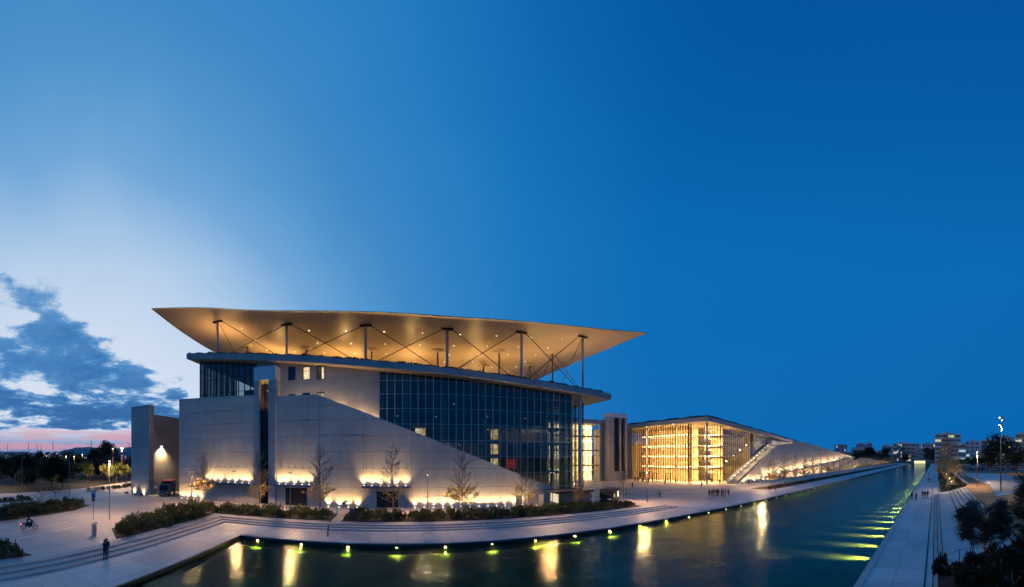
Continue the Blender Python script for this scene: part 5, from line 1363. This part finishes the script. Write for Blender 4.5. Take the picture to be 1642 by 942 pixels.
for k in range(6):
    u = thing('planter_light', nth(k) + ' low amber light from the near end among planter trees', 'light', (5.4, 97 + 17 * k, .35), 'planter lights')
    MB().lathe([(.09, 0), (.09, .35), (.12, .36)], 8).build('stem', M['dark'], u, False, (0, 0, 0)); MB().lathe([(.11, .37), (.06, .46)], 8).build('lens', M['lampwarm'], u, False, (0, 0, 0)); lamp('light', pl, u, (0, 0, .9))

# ================================================================== near right: dark bank, pines, handrail
def bank_h(x, y):
    return 3.6 + .42 * min(x, 6) ** .85 + .10 * math.sin(x * 1.7 + y) + .08 * math.sin(y * 2.1 - x) - .035 * max(0, y - 13.0) ** 2
bm = MB(); nx, ny = 36, 26; X_ = [.12 + 26 * (i / nx) ** 1.5 for i in range(nx + 1)]; Y_ = [2 + 17 * j / ny for j in range(ny + 1)]
bm.add([(x, y, bank_h(x, y)) for x in X_ for y in Y_], [(i*(ny+1)+j, (i+1)*(ny+1)+j, (i+1)*(ny+1)+j+1, i*(ny+1)+j+1) for i in range(nx) for j in range(ny)])
bm.add([(.12, y, z) for y in Y_ for z in (-.05, bank_h(.12, y))], [(2*j, 2*j+1, 2*j+3, 2*j+2) for j in range(ny)])
bm.add([(x, 19, z) for x in X_ for z in (-.05, bank_h(x, 19))], [(2*i, 2*i+2, 2*i+3, 2*i+1) for i in range(nx)])
struct('bank', bm, M['soilshade'], None, True)
SD = [shrub_proto(40 + k, .9, .8, 900, M['leafshade'], 1.0) for k in range(2)]
for k in range(60):
    x = .35 + 8.9 * ((k + R.random()) / 60) ** 1.3; y = R.uniform(9.6, 15.6); s = R.uniform(.45, .85)
    SD[k % 2].put((x, y, bank_h(x, y) - .05), R.uniform(0, 6.3), nth(k) + ' dark low shrub from the left on the near bank', 'shrubs on the near bank', s)
def pine_proto(seed, h, rad, zc, nclump, base):
    r = random.Random(seed); root = thing('pine_tree', '-', 'tree'); T = MB(); B = MB(); L_ = MB()
    top = Vector((0, 0, h)); pts = [Vector((0, 0, base)), Vector((.06, .03, (base + zc) / 2)), Vector((.0, .05, zc)), Vector((.05, 0, h * .96))]
    for i in range(3): T.tube(pts[i], pts[i+1], .11 - .03 * i, .085 - .03 * i, 8, False)
    for k in range(nclump):
        a = r.uniform(0, 2 * PI); el = r.uniform(-.75, 1.0); q = r.uniform(.3, 1.0) ** .5
        c = Vector((math.cos(a) * rad * q * math.cos(el * .9), math.sin(a) * rad * q * math.cos(el * .9), zc + (h - zc) * math.sin(el) * q * 1.0))
        st0 = pts[1].lerp(pts[3], max(0, min(1, (c.z - pts[1].z) / (h - pts[1].z) * .75))); md = st0.lerp(c, .55) + Vector((0, 0, .12))
        B.tube(st0, md, .03, .02, 4, False); B.tube(md, c, .02, .008, 4, False)
        cs = r.uniform(.20, .42)
        for _ in range(190):
            d = Vector((r.gauss(0, 1), r.gauss(0, 1), r.gauss(.25, .8))).normalized(); p = c + Vector((r.gauss(0, cs * .5), r.gauss(0, cs * .5), r.gauss(0, cs * .34)))
            w_ = d.orthogonal().normalized() * .017; e = p + d * r.uniform(.09, .16)
            L_.add([p - w_, p + w_, e + w_ * .5, e - w_ * .5], [(0, 1, 2, 3)])
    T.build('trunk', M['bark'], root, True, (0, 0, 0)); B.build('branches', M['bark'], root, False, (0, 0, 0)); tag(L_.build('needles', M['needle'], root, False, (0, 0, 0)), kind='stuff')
    return Proto(root)
p1 = pine_proto(5, 6.5, 1.6, 4.9, 105, .5); p1.put((2.85, 19.8, 0), .4, 'rounded dark pine tree standing before the east steps', '')
p2 = pine_proto(9, 8.3, 1.5, 6.2, 60, .5); p2.put((5.45, 17.0, 0), 2.0, 'dark pine tree cut by the right edge of the picture', '')
ra = thing('handrail', 'slender steel handrail curving beside the dark bank', 'handrail', (.8, 25, .45))
hp = [(-.05, 22.2, .3), (.42, 23.8, .45), (.75, 25.8, .45), (1.9, 27.2, .45)]
for p in hp[1:]: MB().tube(p, (p[0], p[1], p[2] + 1.0), .035).build('post', M['dark'], ra)
MB().path([(p[0], p[1], p[2] + 1.0) for p in hp] + [(3.4, 27.8, 1.45)], .025).build('rail', M['steel'], ra)

# ================================================================== city on the horizon
M['citywin'] = plain('city_window_glass', (.09, .11, .15), .3, var=.2)
def bldg(px0, px1, ytop, D, col, floors, lab, style='band', lit_frac=.2, depth=18, seed=0, cat='building', litcol=(1, .8, .5), base=0.0):
    """a building facing the camera side, given by its bearing, distance and height"""
    r = random.Random(seed); a = (1500 - (px0 + px1) / 2) / 550; wdt = (px1 - px0) / 550 * D; H_ = CAM_H + (734 - ytop) / 550 * D
    t = thing('city_building', lab, cat, (-D * math.sin(a), D * math.cos(a), base), None, a)
    m_ = plain('facade_%d' % seed, tuple(v * .9 for v in col), .8, var=.08, scale=.1)
    MB().box(-wdt / 2, wdt / 2, 0, depth, 0, H_).build('wall', m_, t, False, (0, 0, 0))
    MB().box(-wdt / 2 - .3, wdt / 2 + .3, -.3, depth + .3, H_, H_ + .7).build('parapet', m_, t, False, (0, 0, 0))
    if wdt > 14:
        MB().box(-wdt * .2, wdt * .1, depth * .3, depth * .7, H_ + .7, H_ + 3.4).build('penthouse', m_, t, False, (0, 0, 0))
        MB().tube((wdt * .2, depth * .4, H_ + .7), (wdt * .2, depth * .4, H_ + 5.5), .12).build('antenna', M['dark'], t, False, (0, 0, 0))
    if floors:
        fh = H_ / floors; lm_ = emit('city_window_%d' % seed, litcol, .55); n_ = max(2, int(wdt / (7 if style == 'band' else 4)))
        for f in range(floors):
            z0 = f * fh + fh * .30; z1 = f * fh + fh * .80
            for i in range(n_):
                x0 = -wdt / 2 + wdt * (i + .06) / n_; x1 = -wdt / 2 + wdt * (i + .94 if style == 'band' else i + .7) / n_
                MB().box(x0, x1, -.06, .02, z0, z1).build('window', lm_ if r.random() < lit_frac else M['citywin'], t, False, (0, 0, 0))
        if style == 'band':
            for f in range(1, floors + 1): MB().box(-wdt / 2, wdt / 2, -.9, -.07, f * fh - .35, f * fh).build('balcony', m_, t, False, (0, 0, 0))
        if style == 'fin':
            for i in range(n_ + 1): MB().box(-wdt / 2 + wdt * i / n_ - .2, -wdt / 2 + wdt * i / n_ + .2, -.7, -.07, 0, H_).build('fin', m_, t, False, (0, 0, 0))
    return t
wh = (.5, .5, .52)
bldg(1499, 1541, 697, 430, wh, 7, 'white office block with dark horizontal window bands', 'band', .06, seed=1)
bldg(1524, 1549, 714, 380, (.42, .45, .5), 5, 'pale block with cold lit windows beside the glass office', 'band', .45, seed=2, litcol=(.55, .85, 1.0))
bldg(1549, 1572, 709, 375, (.35, .42, .5), 6, 'glass office block with tall vertical fins', 'fin', .12, seed=3, litcol=(.6, .85, 1.0))
bldg(1573, 1600, 707, 400, wh, 6, 'white block with warm lit ground floor behind the dark tree', 'band', .25, seed=4)
bldg(1602, 1626, 702, 460, (.4, .4, .42), 7, 'grey block half hidden by the big dark tree', 'grid', .15, seed=5)
bldg(1628, 1650, 697, 420, (.45, .42, .4), 7, 'apartment block at the right edge with warm windows', 'band', .3, seed=6)
bldg(1432, 1468, 712, 640, (.46, .44, .42), 5, 'pale flat-roofed block above the end of the canal', 'band', .12, seed=7)
bldg(1414, 1432, 716, 600, (.38, .44, .52), 4, 'blue grey block left of the canal end', 'grid', .06, seed=8)
bldg(1366, 1398, 720, 700, (.34, .38, .46), 3, 'low blue grey block behind the dark trees', 'grid', .05, seed=9)
bldg(1478, 1500, 712, 720, (.36, .38, .44), 4, 'grey block behind the trees right of the canal end', 'grid', .1, seed=10)
rr = random.Random(77)
for k in range(84):
    px = 1335 + 320 * (k + rr.random()) / 84; D = rr.uniform(620, 1500); w_ = rr.uniform(6, 15)
    bldg(px, px + w_, 734 - rr.uniform(6, 23), D, tuple(v * rr.uniform(.7, 1.1) for v in (.32, .34, .40)), 4, nth(k) + ' small distant block from the left in the city skyline', 'grid', .08, 14, 100 + k)['group'] = 'distant skyline blocks'
for k in range(26):
    px = 2 + 230 * (k + rr.random()) / 26; D = rr.uniform(900, 1700); w_ = rr.uniform(5, 12)
    bldg(px, px + w_, 734 - rr.uniform(2, 9), D, tuple(v * rr.uniform(.7, 1.1) for v in (.22, .25, .32)), 3, nth(k) + ' small distant block from the left on the west horizon', 'grid', .22, 14, 200 + k, litcol=(1, .7, .4))['group'] = 'distant blocks on the left'
pvn = thing('canal_pavilion', 'small lit pavilion at the far end of the canal', 'pavilion', (-22, 486, 0))
MB().box(-30, -14, 482, 490, 0, 4.2).build('wall', M['stucco'], pvn); MB().box(-31, -13, 480.5, 491, 4.2, 4.8).build('roof', M['white'], pvn)
for k in range(5): MB().box(-29.5 + 3.1 * k, -27.0 + 3.1 * k, 481.9, 481.99, .3, 3.8).build('window', emit('pavilion_glow', (1.0, .78, .36), 1.6), pvn)

# ------------------------------------------------------------------ evergreen and street trees
def bush_tree(seed, h, rad, lm, n=2600, trunk=.25, name='evergreen_tree', ls=.34):
    r = random.Random(seed); root = thing(name, '-', 'tree'); T = MB(); L_ = MB()
    T.tube((0, 0, 0), (r.uniform(-.2, .2), 0, h * .75), h * .022, h * .008, 7, False)
    lob = [(Vector((r.gauss(0, rad * .45), r.gauss(0, rad * .45), h * r.uniform(trunk + .12, .88))), rad * r.uniform(.4, .75)) for _ in range(13)]
    for c, q in lob: T.tube((0, 0, h * trunk), c, h * .008, .02, 4, False)
    for _ in range(n):
        c, q = r.choice(lob); d = Vector((r.gauss(0, 1), r.gauss(0, 1), r.gauss(0, .9))).normalized(); p = c + d * q * r.uniform(.45, 1.08) ** .7
        if p.z < h * trunk * .8: continue
        u = Vector((r.gauss(0, 1), r.gauss(0, 1), r.gauss(0, 1))).normalized(); w_ = u.orthogonal().normalized(); s = ls * r.uniform(.6, 1.2)
        L_.add([p - u * s, p + w_ * s * .6, p + u * s, p - w_ * s * .6], [(0, 1, 2, 3)])
    T.build('trunk', M['bark'], root, False, (0, 0, 0)); tag(L_.build('crown', lm, root, False, (0, 0, 0)), kind='stuff')
    return Proto(root)
EV = [bush_tree(1, 10, 3.4, M['leafdark']), bush_tree(2, 10, 2.6, M['leafdark']), bush_tree(3, 10, 4.2, M['leafdark'])]
LM = [bush_tree(4, 6, 1.9, M['leafgreen'], 1500, .34, 'lime_tree', .2), bush_tree(6, 6, 1.6, M['leafgreen'], 1300, .36, 'lime_tree', .2)]
def pol(px, D): a = (1500 - px) / 550; return -D * math.sin(a), D * math.cos(a)
for k in range(58):
    px = -25 + 245 * (k + rr.random()) / 58; D = rr.choice((96, 112, 130, 150, 175) if px < 120 else (128, 150, 175)) + rr.uniform(-6, 6); x, y = pol(px, D)
    top = 8.8 + (734 - rr.uniform(732, 752)) * D / 550
    EV[k % 3].put((x, y, .44), rr.uniform(0, 6), nth(k) + ' dark evergreen from the left in the wood by the road', 'wood on the left', max(.4, top / 10))
for px, D, s in ((160, 150, 1.05), (168, 155, 1.5), (177, 160, 1.4), (150, 140, 1.15), (110, 150, 1.1), (62, 170, 1.1)):
    x, y = pol(px, D); EV[1].put((x, y, .44), px, 'tall dark tree above the left wood, %s from the left' % nth((62, 110, 150, 160, 168, 177).index(px)), 'tall trees on the left', (s * .8, s * .8, s))
for px, D, s, lab in ((140, 112, 1.1, 'lit lime tree left of the street lamp'), (172, 110, 1.0, 'lit lime tree behind the lit street lamp'), (187, 113, 1.15, 'lit lime tree between the lamps and the gate wall'), (203, 108, 1.05, 'bright yellow green tree touching the gate wall')):
    x, y = pol(px, D); LM[px % 2].put((x, y, .44), px, lab, 'lit trees by the gate wall', s)
yt = tree_proto('young_tree', 31, 5.2, 1.2, 160, M['leafgold'], False, 16, 2, .07)
for x, y, lab in ((-27.5, -46.5, 'young thin tree on the traffic island'), (-36.0, -55.5, 'young thin tree behind the traffic island')): yt.put((x, y, .46), 0, lab, '')
for px, D, s in ((1612, 165, (1.8, 1.8, 1.75)), (1588, 175, (1.1, 1.1, 1.15)), (1634, 170, (.8, .8, 1.1)), (1575, 260, (1, 1, .7)), (1560, 270, (1, 1, .6))):
    x, y = pol(px, D); EV[2].put((x, y, 1.2), px, 'big dark tree behind the tallest floodlight mast' if px == 1612 else 'dark tree at the back of the car park, %s from the left' % nth((1560, 1575, 1588, 1612, 1634).index(px)), 'dark trees on the right', s)
for k in range(16):
    x, y = pol(1530 + 7.2 * k, 275 + rr.uniform(-6, 6)); LM[k % 2].put((x, y, 1.0), k, nth(k) + ' yellow green tree from the left behind the car park', 'lit trees behind the car park', rr.uniform(1.0, 1.6))
for k in range(30):
    px = 1372 + 135 * (k + rr.random()) / 30; D = rr.uniform(500, 580)
    if 1424 < px < 1450 or 1459 < px < 1485: continue
    x, y = pol(px, D); EV[k % 3].put((x, y, 0), k, nth(k) + ' dark tree from the left in the belt beyond the canal', 'trees at the canal end', rr.uniform(1.1, 2.4))
for k in range(14):
    y = 165 + 9 * k; EV[k % 3].put((-84 + rr.uniform(-5, 5), y, 0), k, nth(k) + ' dark tree from the left behind the triangular library wall', 'trees behind the library wall', (1.2, 1.2, 1.55 - .05 * k))
# flyover on the far left
fo = thing('flyover', 'concrete road flyover on pillars at the far left', 'bridge', (-90, -190, .44))
MB().hexa([(-150, -262, 8.6), (-10, -200, 8.6), (-13, -190, 8.6), (-153, -252, 8.6), (-150, -262, 9.9), (-10, -200, 9.9), (-13, -190, 9.9), (-153, -252, 9.9)]).build('deck', M['wall'], fo)
for k in range(7):
    t = (k + .5) / 7; c = Vector((-151.5, -257, 0)).lerp(Vector((-11.5, -195, 0)), t); MB().tube((c.x, c.y, .44), (c.x, c.y, 8.6), 1.0, None, 10).build('pillar', M['wall'], fo)
# hills
def ridge(name, a0, a1, D, hmax, seed, n=90, depth=1400):
    r = random.Random(seed); ph = [r.uniform(0, 6.3) for _ in range(6)]; mb = MB(); rows = 7; V = []
    for i in range(n + 1):
        t = i / n; a = a0 + (a1 - a0) * t
        hh = sum(math.sin(t * (4 + 5.3 * q) + ph[q]) / (1.4 + q) for q in range(6)) * .33 + .72; hh = max(.15, hh) * min(1, t * 8 + .4, (1 - t) * 8 + .4)
        for j in range(rows):
            s = j / (rows - 1); d = D + depth * (s - .5); z = hmax * hh * max(0, math.sin(PI * s)) ** .8 + 4 * math.sin(i * 1.3 + j)
            V.append((-d * math.sin(a), d * math.cos(a), z - 3))
    mb.add(V, [(i*rows+j, (i+1)*rows+j, (i+1)*rows+j+1, i*rows+j+1) for i in range(n) for j in range(rows - 1)])
    struct(name, mb, plain(name, (.16, .17, .20), .95, var=.25, scale=.004), None, True)  # lightened blue-grey base puts the distance haze into the colour
ridge('hills', 2.25, 2.95, 5200, 185, 4); ridge('hills', -.35, 1.2, 7500, 120, 9)
